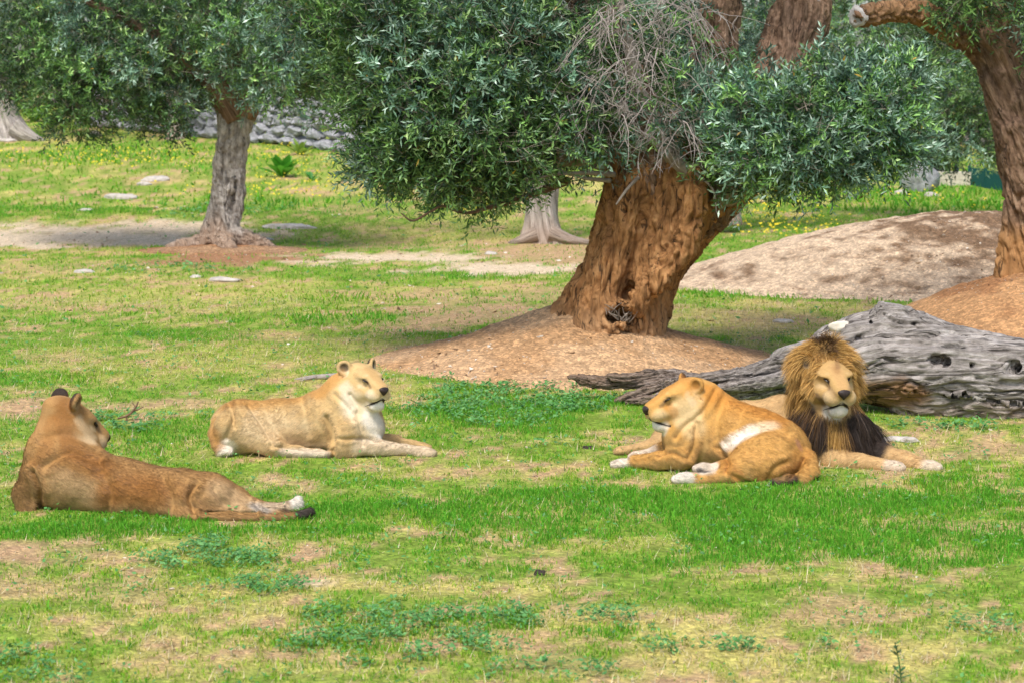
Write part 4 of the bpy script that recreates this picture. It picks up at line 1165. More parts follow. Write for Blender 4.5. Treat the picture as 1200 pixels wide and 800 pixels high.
# ------------------------------------------------------------------ fallen log
M_LOG = mat_bark('silvered_dead_wood', (0.11, 0.096, 0.085), (0.33, 0.30, 0.275), (0.54, 0.505, 0.475), 6.0, stain=(0.27, 0.155, 0.08), bumpd=0.05, cracks=1.7, along=0.035)
LOG = root('fallen_log', (3.2, 16.7, 0), 'long weathered silver-grey fallen olive log with knot holes behind the maned lion', 'log')
def log_stain(v):
    h = P(1040, 462, 16.5); d = np.linalg.norm((v - h) * np.array([1 / .34, .3, 1 / .16]), axis=1)
    h2 = P(1200, 478, 16.5)
    left = 0.7 * (1 - sstep(-0.9, 1.0, v[:, 0] - 1.3))
    low = 0.35 * (1 - sstep(0.02, 0.16, v[:, 2] + (fbm(v * 5, 3, 3) - .5) * .15))
    return np.clip(np.maximum(np.maximum(1.15 * (1 - sstep(.5, 1.2, d + (fbm(v * 6, 8, 3) - .5) * .8)), left), low), 0, 1)
def _cut(px, py, Y, r, d=.25, ex=0):
    return (P(px - ex, py, Y), P(px - ex, py, Y) + [0, d, -.02], r, r * .8, .03) if not ex else (P(px - ex, py, Y), P(px + ex, py, Y), r, r, .03)
_LX = [940, 985, 1025, 1070, 1130, 1200, 1260]; _LC = [434, 428, 422, 428, 436, 445, 450]; _LR = [.20, .27, .34, .34, .335, .33, .33]; _LY = [16.88, 16.8, 16.75, 16.7, 16.65, 16.6, 16.5]
def _on_log(px, py):
    c, r_, y_ = (float(np.interp(px, _LX, a)) for a in (_LC, _LR, _LY))
    dz = (c - py) / 144.0
    return P(px, py, y_ - math.sqrt(max(r_ * r_ - dz * dz, .0)))
CRACKS = []
for line in [[(1012, 372), (1030, 384), (1048, 392), (1062, 404), (1076, 417), (1092, 428)], [(1038, 380), (1060, 384), (1082, 398), (1105, 402), (1140, 404)], [(1048, 366), (1075, 384), (1110, 392), (1160, 397), (1215, 404)], [(1000, 402), (1030, 412), (1058, 416), (1085, 428)],
             [(1120, 420), (1150, 422), (1175, 430), (1215, 428)], [(1050, 455), (1090, 458), (1130, 462), (1180, 470), (1230, 474)], [(1130, 440), (1160, 446), (1200, 450), (1240, 456)], [(960, 410), (985, 414), (1010, 424), (1030, 436)], [(920, 436), (945, 440), (975, 446)], [(1075, 470), (1120, 478), (1190, 486)], [(1100, 410), (1130, 412), (1180, 414), (1230, 420)]]:
    q = spline(np.array(line, float), len(line) * 3)
    pts = [_on_log(a, b) for a, b in q]
    CRACKS += [(pts[i], pts[i + 1], .016, .016, .012) for i in range(len(pts) - 1)]
organic('trunk', [
    [(1330, 456, 16.4, .325), (1260, 450, 16.5, .325), (1200, 445, 16.6, .325), (1130, 438, 16.65, .325), (1070, 432, 16.7, .325), (1025, 428, 16.75, .31), (985, 428, 16.8, .255), (945, 433, 16.88, .19), (900, 442, 16.98, .125), (850, 449, 17.08, .085), (800, 453, 17.15, .06), (760, 458, 17.2, .035)],
    [(1160, 425, 16.72, .24), (1105, 412, 16.75, .23), (1068, 392, 16.75, .19), (1046, 374, 16.75, .13), (1037, 366, 16.75, .09)],
    [(1085, 418, 16.8, .22), (1040, 396, 16.8, .20), (1005, 391, 16.8, .15), (975, 396, 16.82, .10), (955, 404, 16.85, .06)],
    [(985, 414, 16.75, .13), (935, 418, 16.75, .095), (905, 426, 16.8, .07)],
    [(1060, 470, 16.62, .14), (1120, 474, 16.55, .15), (1200, 478, 16.5, .15), (1300, 482, 16.4, .14)]],
    px_pts([(1330, 456, 16.4, 0), (1130, 438, 16.65, 0), (1025, 428, 16.75, 0), (900, 442, 16.98, 0), (760, 458, 17.2, 0)])[:, :3], M_LOG, LOG, 0.0135, 0.028, 2.4, 0.35, 130, 0.34,
    stain=log_stain, along=0, blend=.07, stretch=.11,
    cuts=[_cut(1103, 423, 16.2, .062), _cut(1196, 431, 16.2, .045, ex=12), (P(1185, 431, 16.3), P(1210, 432, 16.5), .05, .05, .03), _cut(1142, 429, 16.25, .018), _cut(1011, 397, 16.4, .03), (P(1098, 425, 16.2), P(1112, 424, 16.45), .045, .04, .03), (P(1025, 472, 16.3), P(1075, 478, 16.25), .05, .05, .05), (P(930, 428, 16.55), P(930, 428, 16.8), .045, .03, .03), (P(960, 415, 16.4), P(958, 415, 16.7), .03, .03, .03)] + CRACKS)
for k, L in enumerate([
    [(945, 424, 16.75, .10), (905, 428, 16.78, .07), (878, 437, 16.85, .065), (835, 442, 16.95, .05), (790, 448, 17.0, .048), (740, 463, 17.05, .035), (722, 469, 17.05, .02)],
    [(960, 448, 16.7, .10), (890, 457, 16.75, .075), (840, 462, 16.85, .06), (780, 465, 16.95, .05), (735, 470, 17.0, .03)],
    [(880, 455, 17.05, .085), (800, 446, 17.15, .075), (745, 447, 17.25, .07), (700, 447, 17.3, .06), (668, 442, 17.35, .03)],
    [(930, 440, 16.62, .07), (900, 448, 16.65, .06), (862, 452, 16.72, .05), (835, 457, 16.8, .03)],
    [(800, 440, 17.2, .05), (770, 438, 17.2, .05), (735, 443, 17.2, .045), (712, 440, 17.2, .03)]]):
    organic('root_strand', [L], px_pts(L)[:, :3], M_LOG, LOG, 0.013, 0.016, 1.6, 0.6, 140 + k, 0.12, stain=log_stain, along=0, blend=.03, stretch=.16)

# ------------------------------------------------------------------ stones
M_STONE = mat_plain('pale_limestone', (0.30, 0.265, 0.22), (0.56, 0.51, 0.45), 9, bumpd=0.03)
M_BOULDER = mat_plain('grey_boulder', (0.16, 0.16, 0.165), (0.46, 0.46, 0.48), 6, bumpd=0.06)
M_DUNG = mat_plain('dark_dung', (0.02, 0.015, 0.012), (0.06, 0.045, 0.035), 20)
def stone(px, py, rx, rz, seed, label, mat=M_STONE, flat=True, at=None, name='stone', cat='stone', group='pale stones in the turf', ry=None):
    c = G(px, py) if at is None else np.asarray(at, float)
    s = FPX / c[1]
    r = np.array([rx / s, ry or max(rx / s * 0.6, 0.03), rz / s])
    ctr = c + [0, 0, r[2] * (0.0 if flat else 0.7)]
    v, f = rock_shape(ctr, r, seed, 14)
    o = mesh(name, v, f, mat, origin=c)
    return prop(o, label, cat, group)
stone(140, 232, 19, 5, 1, 'long flat pale stone bedded in grass up the slope left of the grey olive')
stone(185, 212, 17, 6, 2, 'flat pale stone in the bare spot below the yellow flowers')
stone(170, 217, 9, 4, 12, 'small pale stone beside the flat one below the yellow flowers')
stone(340, 267, 28, 5, 3, 'long low white stone in the turf right of the grey olive trunk')
stone(97, 320, 13, 5, 4, 'whitish stone by the clover patch below the path')
stone(262, 330, 20, 5, 5, 'flat pale stone just in front of the red soil ring')
stone(230, 325, 8, 3, 15, 'little pale stone left of the flat one before the red soil ring')
stone(100, 247, 10, 3, 6, 'small pale stone on the slope beside the dirt path')
stone(110, 160, 9, 7, 7, 'white stone lump under the drooping branch of the slender grey tree')
stone(8, 166, 9, 4, 8, 'white stone lying against the dark spreading trunk foot')
stone(312, 282, 9, 3, 20, 'small pale stone at the edge of the path by the grey olive roots')
stone(574, 298, 8, 3, 21, 'pale pebble-like stone on the path before the half hidden trunk')
stone(918, 378, 12, 4, 9, 'low white stone in dry grass between the mound and the log')
stone(984, 383, 13, 8, 10, 'cream white stone block resting on the log behind the mane', mat_plain('cream_stone', (.50, .44, .35), (.68, .62, .52), 9), at=P(984, 390, 16.72), flat=False, group=None)
stone(1050, 514, 22, 4, 11, 'flat tan stone half buried behind the maned lion\'s paws')
stone(1068, 516, 11, 4, 17, 'pinkish stone chip at the end of the flat tan stone')
stone(1077, 224, 21, 24, 13, 'dark grey rounded boulder on the far grass before the low wall', M_BOULDER, False, name='boulder', cat='boulder', group=None)
stone(1092, 230, 8, 5, 14, 'pale stone lump at the foot of the dark grey boulder')
stone(1056, 228, 9, 6, 16, 'pale lump of stone on the other side of the dark grey boulder')
stone(690, 525, 8, 4, 18, 'small dark dropping on the turf between the lionesses', M_DUNG, name='dung', cat='dung', group='droppings')
stone(632, 672, 8, 5, 19, 'dark dropping in the dry front turf', M_DUNG, name='dung', cat='dung', group='droppings')

# ------------------------------------------------------------------ dry stone wall up the slope
wa, wb = G(440, 183), G(95, 147)
WALL = root('stone_wall', (wa + wb) / 2, 'whitish dry stone wall running along the head of the slope', 'wall')
rng = np.random.default_rng(31)
M_WSTONE = mat_plain('whitish_wall_stone', (0.16, 0.16, 0.17), (0.46, 0.46, 0.48), 5, bumpd=0.06)
var = []
for k in range(6):
    v, f = rock_shape((0, 0, 0), (.5, .5, .5), 60 + k, 8, 0.7)
    me = mesh_data('wall_stone', v, f, smooth=False); me.materials.append(M_WSTONE); var.append(me)
Lw = np.linalg.norm((wb - wa)[:2]); dirw = (wb - wa) / Lw; yaw = math.atan2(dirw[1], dirw[0])
cv, cf = [], []
for r_ in range(5):
    s_ = 0.0
    while s_ < Lw:
        w_ = rng.uniform(.28, .75) * (1.05 if r_ < 3 else .85)
        c_ = wa + dirw * (s_ + w_ / 2)
        z_ = float(terrain(c_[0], c_[1])) + 0.14 + r_ * 0.27
        o = bpy.data.objects.new('stone', var[rng.integers(6)])
        COL.objects.link(o); o.parent = WALL
        o.location = Vector((c_[0], c_[1], z_)) - WALL.location + Vector((0, rng.normal(0, .03), rng.normal(0, .015)))
        o.rotation_euler = (rng.normal(0, .1), rng.normal(0, .1), yaw)
        o.scale = (w_ * 1.08, .5, .31 * rng.uniform(.85, 1.25))
        s_ += w_

# low pale wall, shelter and green fence at the far right
def box(c, sx, sy, sz, yaw=0.0):
    v = np.array([[x, y, z] for x in (-.5, .5) for y in (-.5, .5) for z in (0, 1)], float) * [sx, sy, sz]
    cs, sn = math.cos(yaw), math.sin(yaw)
    v = np.column_stack([v[:, 0] * cs - v[:, 1] * sn, v[:, 0] * sn + v[:, 1] * cs, v[:, 2]]) + np.asarray(c)
    f = [[0, 1, 3, 2], [4, 6, 7, 5], [0, 4, 5, 1], [2, 3, 7, 6], [0, 2, 6, 4], [1, 5, 7, 3]]
    return v, f
M_PALEWALL = mat_plain('pale_tufa_block', (0.46, 0.40, 0.31), (0.66, 0.60, 0.48), 4)
lw = G(1118, 217); s = FPX / lw[1]
LW = root('block_wall', lw, 'low pale tufa block wall beside the green fence', 'wall')
for r_ in range(2):
    for k in range(4):
        w_ = 11.5 / s
        v, f = box(lw + [(-23 + 11.5 * (k + .5 * (r_ % 2))) / s, 0, -0.05 + r_ * 9 / s], w_ * .97, .35, 8.7 / s)
        mesh('block', v, f, M_PALEWALL, LW, smooth=False)
M_FENCE = mat_plain('dark_green_mesh', (0.008, 0.065, 0.055), (0.015, 0.10, 0.085), 30)
fa, fb = G(1135, 217), G(1215, 232)
FE = root('screen_fence', fa, 'dark green screened fence running behind the burled trunk', 'fence')
sF = FPX / fa[1]
dF = (fb - fa); LF_ = np.linalg.norm(dF[:2]); yF = math.atan2(dF[1], dF[0])
for k in range(4):
    c_ = fa + dF * ((k + .5) / 4)
    c_[2] = float(terrain(c_[0], c_[1]))
    v, f = box(c_, LF_ / 4 * .985, .03, 21 / sF, yF)
    mesh('panel', v, f, M_FENCE, FE, smooth=False)
for k in range(5):
    c_ = fa + dF * (k / 4) + [0, -.05, 0]
    c_[2] = float(terrain(c_[0], c_[1]))
    v, f = box(c_, .06, .06, 23 / sF, yF)
    mesh('post', v, f, M_FENCE, FE, smooth=False)
M_SHED = mat_plain('dark_shelter_roof', (0.012, 0.022, 0.05), (0.03, 0.045, 0.085), 6)
sh = G(1108, 212); sh[1] += 1.5; sh[2] = float(terrain(sh[0], sh[1])); sS = FPX / sh[1]
SH = root('shelter', sh, 'dark roofed feeding shelter behind the low block wall', 'shelter')
v, f = box(sh + [0, 0, 24 / sS], 52 / sS, 1.4, 7 / sS); mesh('roof', v, f, M_SHED, SH, smooth=False)
v, f = box(sh + [0, .6, 0], 46 / sS, .08, 24 / sS); mesh('back_panel', v, f, mat_plain('dim_board', (.09, .085, .08), (.16, .15, .14), 5), SH, smooth=False)
for sx in (-1, 1):
    for sy in (-.5, .5):
        v, f = box(sh + [sx * 22 / sS, sy, 0], .1, .1, 24 / sS + .02); mesh('post', v, f, M_SHED, SH, smooth=False)

# ------------------------------------------------------------------ plants and sticks
M_BRIGHT = mat_vcol('juicy_leaf', 0.4, 0.4, 0.35)
def leafy_plant(px, py, n, h, label, seed, tint):
    b = G(px, py); rng = np.random.default_rng(seed)
    T = root('leafy_plant', b, label, 'plant', 'leafy plants on the slope')
    for k in range(n):
        yw = rng.uniform(0, 2 * math.pi); el = rng.uniform(.5, 1.25); L = h * rng.uniform(.7, 1.2)
        d = np.array([math.cos(yw) * math.cos(el), math.sin(yw) * math.cos(el), math.sin(el)])
        sd = unit(np.cross(d, [0, 0, 1.0])); nrm = np.cross(sd, d)
        t = np.linspace(0, 1, 7); w = L * .17 * np.sin(math.pi * np.clip(t * .93 + .05, 0, 1)) ** .8
        ctr = b + np.outer(t, d * L) + np.outer(t ** 2, [0, 0, -.18 * L]) + d * [1, 1, 0] * h * .15
        v = np.concatenate([ctr - sd * w[:, None] + nrm * w[:, None] * .35, ctr, ctr + sd * w[:, None] + nrm * w[:, None] * .35])
        f = [[a * 7 + i, a * 7 + i + 1, (a + 1) * 7 + i + 1, (a + 1) * 7 + i] for a in (0, 1) for i in range(6)]
        mesh('leaf', v, f, M_BRIGHT, T, col=np.array(tint) * rng.uniform(.8, 1.2))
leafy_plant(331, 207, 22, .62, 'vivid green rosette of broad upright leaves beside the grey olive', 1, (.10, .34, .03))
leafy_plant(365, 212, 8, .3, 'small green rosette next to the vivid broad-leaved one', 2, (.07, .25, .04))
leafy_plant(40, 143, 18, .7, 'yellow-green broad-leaved plant beside the dark spreading trunk', 3, (.22, .40, .05))
leafy_plant(62, 150, 14, .55, 'lower yellow-green leaf clump under the drooping branch', 4, (.18, .36, .06))
leafy_plant(352, 182, 10, .5, 'yellow-green leaf clump at the foot of the stone wall', 5, (.25, .38, .06))

b = G(1056, 800)
TH = root('thistle', b, 'dark green upright thistle weed in the dry front turf', 'weed')
rng = np.random.default_rng(77)
tube_mesh('stem', np.array([[*b, .004], [*(b + [-.01, 0, .09]), .0035], [*(b + [-.03, 0, .18]), .0025]]), 16, 6, mat_plain('weed_stem', (.05, .11, .03), (.09, .17, .05)), TH)
for k in range(26):
    t = rng.uniform(.05, 1); p0 = b + np.array([-.03 * t, 0, .18 * t]); yw = rng.uniform(0, 6.28); L = rng.uniform(.03, .06) * (1.2 - .5 * t)
    d = np.array([math.cos(yw), math.sin(yw), rng.uniform(.1, .8)]); d = unit(d); sd = unit(np.cross(d, [0, 0, 1])) * L * .16
    v = np.array([p0, p0 + d * L * .3 + sd, p0 + d * L * .45 + sd * .4, p0 + d * L * .65 + sd * .9, p0 + d * L, p0 + d * L * .65 - sd * .9, p0 + d * L * .45 - sd * .4, p0 + d * L * .3 - sd])
    mesh('leaf', v, [[0, i, i + 1] for i in range(1, 7)], M_WEED, TH, col=np.array([.045, .15, .05]) * rng.uniform(.7, 1.2), smooth=False)

M_STICK = mat_plain('brown_dead_stick', (0.12, 0.07, 0.04), (0.26, 0.17, 0.10), 20)
b = G(150, 493)
ST = root('dead_stick', b, 'brown forked dead stick poking out of weeds beside the nearest lioness\'s face', 'stick')
sY = b[1]
for L in [[(138, 490, sY, .008), (150, 486, sY, .011), (158, 478, sY, .010), (162, 470, sY, .006)], [(155, 481, sY, .007), (163, 479, sY, .006), (168, 476, sY, .004)], [(159, 477, sY, .006), (155, 471, sY, .004)], [(148, 487, sY, .008), (149, 496, sY, .008)]]:
    tube_mesh('twig', px_pts(L), 14, 7, M_STICK, ST, ridge=.2, freq=3, seed=3)
b = G(372, 444)
S2 = root('pale_stick', b, 'pale bleached branch lying in the grass behind the cream lioness', 'stick')
tube_mesh('shaft', px_pts([(345, 446, b[1], .012), (362, 443.5, b[1], .022), (380, 442, b[1], .026), (398, 440, b[1], .02)]) + [0, 0, .01, 0], 24, 9, M_DEADTWIG, S2, ridge=.15, freq=3, seed=4)
tube_mesh('side_twig', px_pts([(370, 443, b[1], .012), (360, 445, b[1] - .1, .01), (352, 447, b[1] - .2, .006)]) + [0, 0, .01, 0], 12, 7, M_DEADTWIG, S2, ridge=.15, freq=3, seed=5)
# ------------------------------------------------------------------ lions
M_SKIN = mat_vcol('lion_coat', 0.75, 0.15, noise=(55.0, 0.10))
M_FUR = mat_vcol('lion_hair', 0.6, 0.25, 0.12)
M_NOSE = mat_plain('dark_nose_skin', (0.022, 0.015, 0.014), (0.05, 0.035, 0.03), 40, rough=0.45, bumpd=.002)
M_EYE = mat_plain('dark_eye_slit', (0.012, 0.008, 0.006), (0.03, 0.02, 0.012), 40, rough=0.25, bumpd=.001, spec=.5)
M_BLACKLIP = mat_plain('black_lip', (0.02, 0.014, 0.012), (0.045, 0.03, 0.025), 40, rough=0.6, bumpd=.001)

class Head:
    """Frame of a head: yaw of the muzzle (0 = +x, 90 = away), pitch downwards, roll, size."""
    def __init__(self, c, yaw, pitch, roll=0.0, S=(1.25, 1.25, 1.25)):
        y, p, r = (math.radians(a) for a in (yaw, pitch, roll))
        f = np.array([math.cos(p) * math.cos(y), math.cos(p) * math.sin(y), -math.sin(p)])
        l = np.array([-math.sin(y), math.cos(y), 0]); u = np.cross(f, l)
        l, u = l * math.cos(r) + u * math.sin(r), u * math.cos(r) - l * math.sin(r)
        self.c = np.asarray(c, float); self.A = np.array([f, l, u]); self.S = np.asarray(S, float)
    eye = .055; earz = .066
    def w(self, x, y, z):
        return self.c + (np.array([x, y, z]) * self.S) @ self.A
    def loc(self, p):
        return ((np.asarray(p) - self.c) @ self.A.T) / self.S

def add_head(B, H, coat, pale, white, ears=1.0, k=0.03, face=None, ruff=True):
    ey = H.eye / .055
    s = float(H.S.mean()); S = H.S; A = H.A
    E = lambda c, r, kk=k, op=1: B.ell(H.w(*c), np.array(r) * S, A, kk, op)
    Cn = lambda a, b, ra, rb, kk=k, op=1: B.cone(H.w(*a), H.w(*b), ra * s, rb * s, kk, op)
    E((-.018, 0, .012), (.118, .092, .078))
    E((.055, 0, .034), (.060, .070, .038))
    for g in (-1, 1):                                                    # broad flat bridge of the nose
        Cn((.055, g * .016, .042), (.186, g * .014, .006), .034, .028, .02)
        E((.160, g * .031, -.030), (.052, .040, .038), .018)               # upper lip pads
        E((.008, g * .060, -.040), (.085, .045, .065), .035)               # cheeks
        E((.075, g * .048, -.035), (.055, .032, .040), .03)
        E((.070, g * .048, .048), (.040, .030, .012), .03)                 # brow ridge
    Cn((.030, 0, -.072), (.148, 0, -.086), .056, .036, .03)
    E((.158, 0, -.092), (.032, .042, .028), .04)
    LIP = [(.204, 0, -.046), (.190, .022, -.060), (.166, .044, -.076), (.140, .055, -.090), (.122, .058, -.101)]
    for g in (-1, 1):
        E((.114, g * .064 * ey, .031), (.018, .014, .009), .012, -1)
        for i in range(4):
            p, q = LIP[i], LIP[i + 1]
            Cn((p[0], g * p[1], p[2]), (q[0], g * q[1], q[2]), .006, .006, .010, -1)
    Cn((.212, 0, -.012), (.206, 0, -.046), .004, .004, .008, -1)
    for g in (-1, 1) if ruff else ():                                    # edge of the cheek ruff
        RU = [(-.030, .104, .030), (-.052, .112, -.030), (-.040, .108, -.085), (.000, .088, -.125)]
        for i in range(3): Cn((RU[i][0], g * RU[i][1], RU[i][2]), (RU[i + 1][0], g * RU[i + 1][1], RU[i + 1][2]), .006, .006, .018, -1)
    n_ = {}
    for g in (-1, 1):
        n = unit(np.array([.74, g * .62, .08])); up = unit(np.array([-.15, g * .30, 1.0])); sd = unit(np.cross(up, n)); up = np.cross(n, sd)
        ax = np.array([n, sd, up]) @ A
        c = np.array([-.045, g * .094, H.earz])
        B.ell(H.w(*c), np.array([.024, .044, .044]) * s * ears, ax, .018)
        B.ell(H.w(*(c + n * .024)), np.array([.024, .031, .034]) * s * ears, ax, .010, -1)
        n_[g] = (c, n)
    # markings
    pt = lambda col, a, b=None, r=.03, soft=.02, st=1.0, dirn=None: B.paint(col, H.w(*a), None if b is None else H.w(*b), r * s, soft * s, st, None if dirn is None else np.asarray(dirn) @ A)
    if face is not None:
        pt(face, (.04, 0, .02), (.13, 0, -.03), .115, .03)
    pt(pale, (.00, -.085, -.075), (.00, .085, -.075), .030, .05, .65)
    pt(pale, (.165, -.04, -.040), (.165, .04, -.040), .030, .025, .85)
    pt(white, (.172, 0, -.095), (.10, 0, -.112), .036, .026)
    pt(white, (.185, -.03, -.050), (.185, .03, -.050), .012, .018, .7)
    pt(np.asarray(coat) * [.85, .78, .7], (.06, 0, .080), (.185, 0, .038), .018, .022, .75)
    for g in (-1, 1):
        pt(pale, (.112, g * .066 * ey, .010), (.085, g * .082, .004), .006, .016, .6)
        pt(pale, (.100, g * .045, .064), None, .004, .012, .2)
        pt((.04, .026, .02), (.101, g * .067 * ey, .034), (.120, g * .050 * ey, .026), .0065, .005, .95)
        pt((.13, .08, .045), (.124, g * .047, .022), (.160, g * .040, .000), .006, .008, .6)
        for wz in (-.018, -.028, -.038): pt((.16, .11, .07), (.178, g * .052, wz), (.150, g * .066, wz - .004), .0018, .004, .5)
        for i in range(4):
            p, q = LIP[i], LIP[i + 1]
            pt((.02, .015, .013), (p[0], g * p[1], p[2]), (q[0], g * q[1], q[2]), .006 - .001 * i, .005, .9)
        c, n = n_[g]
        pt(np.asarray(coat) * .7, c, None, .05 * ears, .01, .55, -n)
        pt((.03, .022, .018), c + [0, 0, .008], None, .052 * ears, .012, .97, -n)
        pt(pale, c + [0, 0, -.025], None, .03, .014, .7, n)
        pt((.05, .035, .028), c + n * .006 + [0, 0, .004], None, .018, .012, .85, n)

def head_parts(H, parent, s=None, squint=1.0):
    s = float(H.S.mean())
    def blob(name, c, r, mat, ax, seed=0):
        u = np.linspace(0, math.pi, 10); w = np.linspace(0, 2 * math.pi, 18, endpoint=False)
        U, W = np.meshgrid(u, w, indexing='ij')
        d = np.stack([np.sin(U) * np.cos(W), np.sin(U) * np.sin(W), np.cos(U)], 2).reshape(-1, 3)
        if name == 'nose': d[:, 1] *= np.clip(0.66 + 0.55 * d[:, 2], .22, 1.1)
        v = H.w(*c) + (d * np.array(r) * s) @ ax
        i = np.arange(9)[:, None] * 18; j = np.arange(18)[None, :]; j2 = (j + 1) % 18
        f = np.stack([i + j, i + 18 + j, i + 18 + j2, i + j2], 2).reshape(-1, 4)
        return mesh(name, v, f, mat, parent)
    blob('nose', (.208, 0, .000), (.019, .037, .024), M_NOSE, H.A)
    for g in (-1, 1):
        n = unit(np.array([.75, g * .65, .1])); sd = unit(np.array([-.6, g * .75, .30])); up = unit(np.cross(n, sd)); n = np.cross(sd, up)
        blob('eye', (.1075, g * H.eye, .031), (.011, .018, .0052 * squint), M_EYE, np.array([n, sd, up]) @ H.A)
    half = [(.122, .055, -.101, .001), (.140, .051, -.090, .0022), (.166, .040, -.076, .0032), (.188, .021, -.061, .0035)]
    pts = [(x, -y, z, r) for x, y, z, r in half] + [(.199, 0, -.050, .0035)] + half[::-1]
    v, f, g_, caps = tube(np.array([[*H.w(*p[:3]), p[3] * s * .75] for p in pts]), 40, 7)
    mesh('lips', v, np.vstack([tri(f), caps]), M_BLACKLIP, parent)

def paw(B, c, d, s=1.0, k=0.02):
    d = np.asarray(d, float); d = unit(d * [1, 1, 0.3]); sd = unit(np.cross([0, 0, 1.0], d)); up = np.cross(d, sd)
    A = np.array([d, sd, up]); c = np.asarray(c, float)
    B.ell(c, np.array([.065, .047, .036]) * s, A, 0.03)
    for q in (-1.5, -.5, .5, 1.5):
        B.ell(c + s * (d * (.058 - .006 * abs(q)) + sd * q * .023 - up * .006), np.array([.030, .0145, .024]) * s, A, 0.006)

def fur(v, F, nrm, area, col, n, length, width, flow, rng, lmul=None, lift=0.24):
    i = rng.choice(len(F), n, p=area / area.sum())
    a, b = rng.uniform(0, 1, (2, n))
    q = F[i]
    w4 = np.stack([(1 - a) * (1 - b), a * (1 - b), a * b, (1 - a) * b], 1)[:, :, None]
    p = (v[q] * w4).sum(1); nn = unit((nrm[q] * w4).sum(1)); c = (col[q] * w4).sum(1)
    fl = flow(p)
    fl = fl + (np.stack([fbm(p * 6, s_, 2) for s_ in (1, 2, 3)], 1) - .5) * 0.9 + rng.normal(0, .22, (n, 3))
    t = unit(fl - nn * (fl * nn).sum(1)[:, None])
    L = length * rng.uniform(.6, 1.3, n)
    if lmul is not None: L = L * lmul(p)
    ok = (L > .002) & (p[:, 2] > 0.0)
    p, nn, c, t, L = p[ok], nn[ok], c[ok], t[ok], L[ok]; n = len(p)
    lf = lift * rng.uniform(.4, 1.5, n)[:, None]
    d = unit(t + nn * lf)
    sd = unit(np.cross(d, nn)) * (width * rng.uniform(.6, 1.3, n))[:, None]
    p = p - nn * .002
    tip = p + d * L[:, None]
    fu = unit(flow(p)); ps = p - .8 * fu * (p * fu).sum(1)[:, None]
    tone = (rng.uniform(.66, 1.2, n) * (.68 + .68 * fbm(ps * 48, 8, 2)))[:, None]
    V = np.stack([p - sd, p + sd, tip], 1).reshape(-1, 3)
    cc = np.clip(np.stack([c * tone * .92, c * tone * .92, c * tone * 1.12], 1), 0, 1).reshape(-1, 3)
    return V, np.arange(len(V)).reshape(-1, 3), cc

def ribbons(p0, d0, L, width, col, tipcol, rng, droop, segs=5, wig=.25):
    n = len(p0)
    side = unit(np.cross(d0, rng.normal(size=(n, 3))))
    V, Cc = [], []
    p = p0.copy(); d = d0.copy()
    for k in range(segs + 1):
        t = k / segs
        w = (width * (1 - .85 * t))[:, None]
        V += [p - side * w, p + side * w]
        c = col + (tipcol - col) * t
        Cc += [c, c]
        d = unit(d + droop * (1.0 / segs) + rng.normal(0, wig / segs, (n, 3)))
        p = p + d * (L / segs)[:, None]
    V = np.stack(V, 1).reshape(-1, 3); Cc = np.clip(np.stack(Cc, 1), 0, 1).reshape(-1, 3)
    m = 2 * (segs + 1)
    b = np.arange(n)[:, None] * m
    F = np.concatenate([b + [2 * k, 2 * k + 1, 2 * k + 3, 2 * k + 2] for k in range(segs)], 0)
    return V, F, Cc

def finish(B, H, name, base_pt, label, coat, belly, flow, seed, n_fur=85000, group='lions', squint=1.0, fur_len=.028):
    v, F = B.build()
    nrm, area = vnormals(v, F)
    q = H.loc(v); hd = sstep(.20, .34, np.linalg.norm(q, axis=1))
    v = v + nrm * (hd * ((fbm(v * 6.5, 21, 3) - .5) * .026 + (fbm(v * [9, 9, 22], 22, 2) - .5) * .010))[:, None]
    v = B.sculpt(v, nrm)
    nrm, area = vnormals(v, F)
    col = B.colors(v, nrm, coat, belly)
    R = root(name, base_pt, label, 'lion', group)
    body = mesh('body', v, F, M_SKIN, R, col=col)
    rng = np.random.default_rng(seed)
    def lmul(p):
        q = H.loc(p)
        face = np.linalg.norm((q - [.13, 0, -.01]) * [1, 1.1, 1.1], axis=1)
        head = np.linalg.norm(q, axis=1)
        m = 0.45 + 0.55 * sstep(.15, .30, head)
        eye = np.minimum(np.linalg.norm(q - [.11, H.eye, .031], axis=1), np.linalg.norm(q - [.11, -H.eye, .031], axis=1))
        m = m * (0.3 + .7 * sstep(.05, .14, face)) * sstep(.018, .03, eye) * sstep(.03, .05, np.linalg.norm(q - [.2, 0, .004], axis=1))
        return m
    fv, ff, fc = fur(v, F, nrm, area, col, n_fur, fur_len, .0021, flow, rng, lmul)
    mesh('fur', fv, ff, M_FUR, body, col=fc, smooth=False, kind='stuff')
    head_parts(H, body, squint=squint)
    return R, v, F, nrm, area, col

WHITE = (.74, .69, .60)
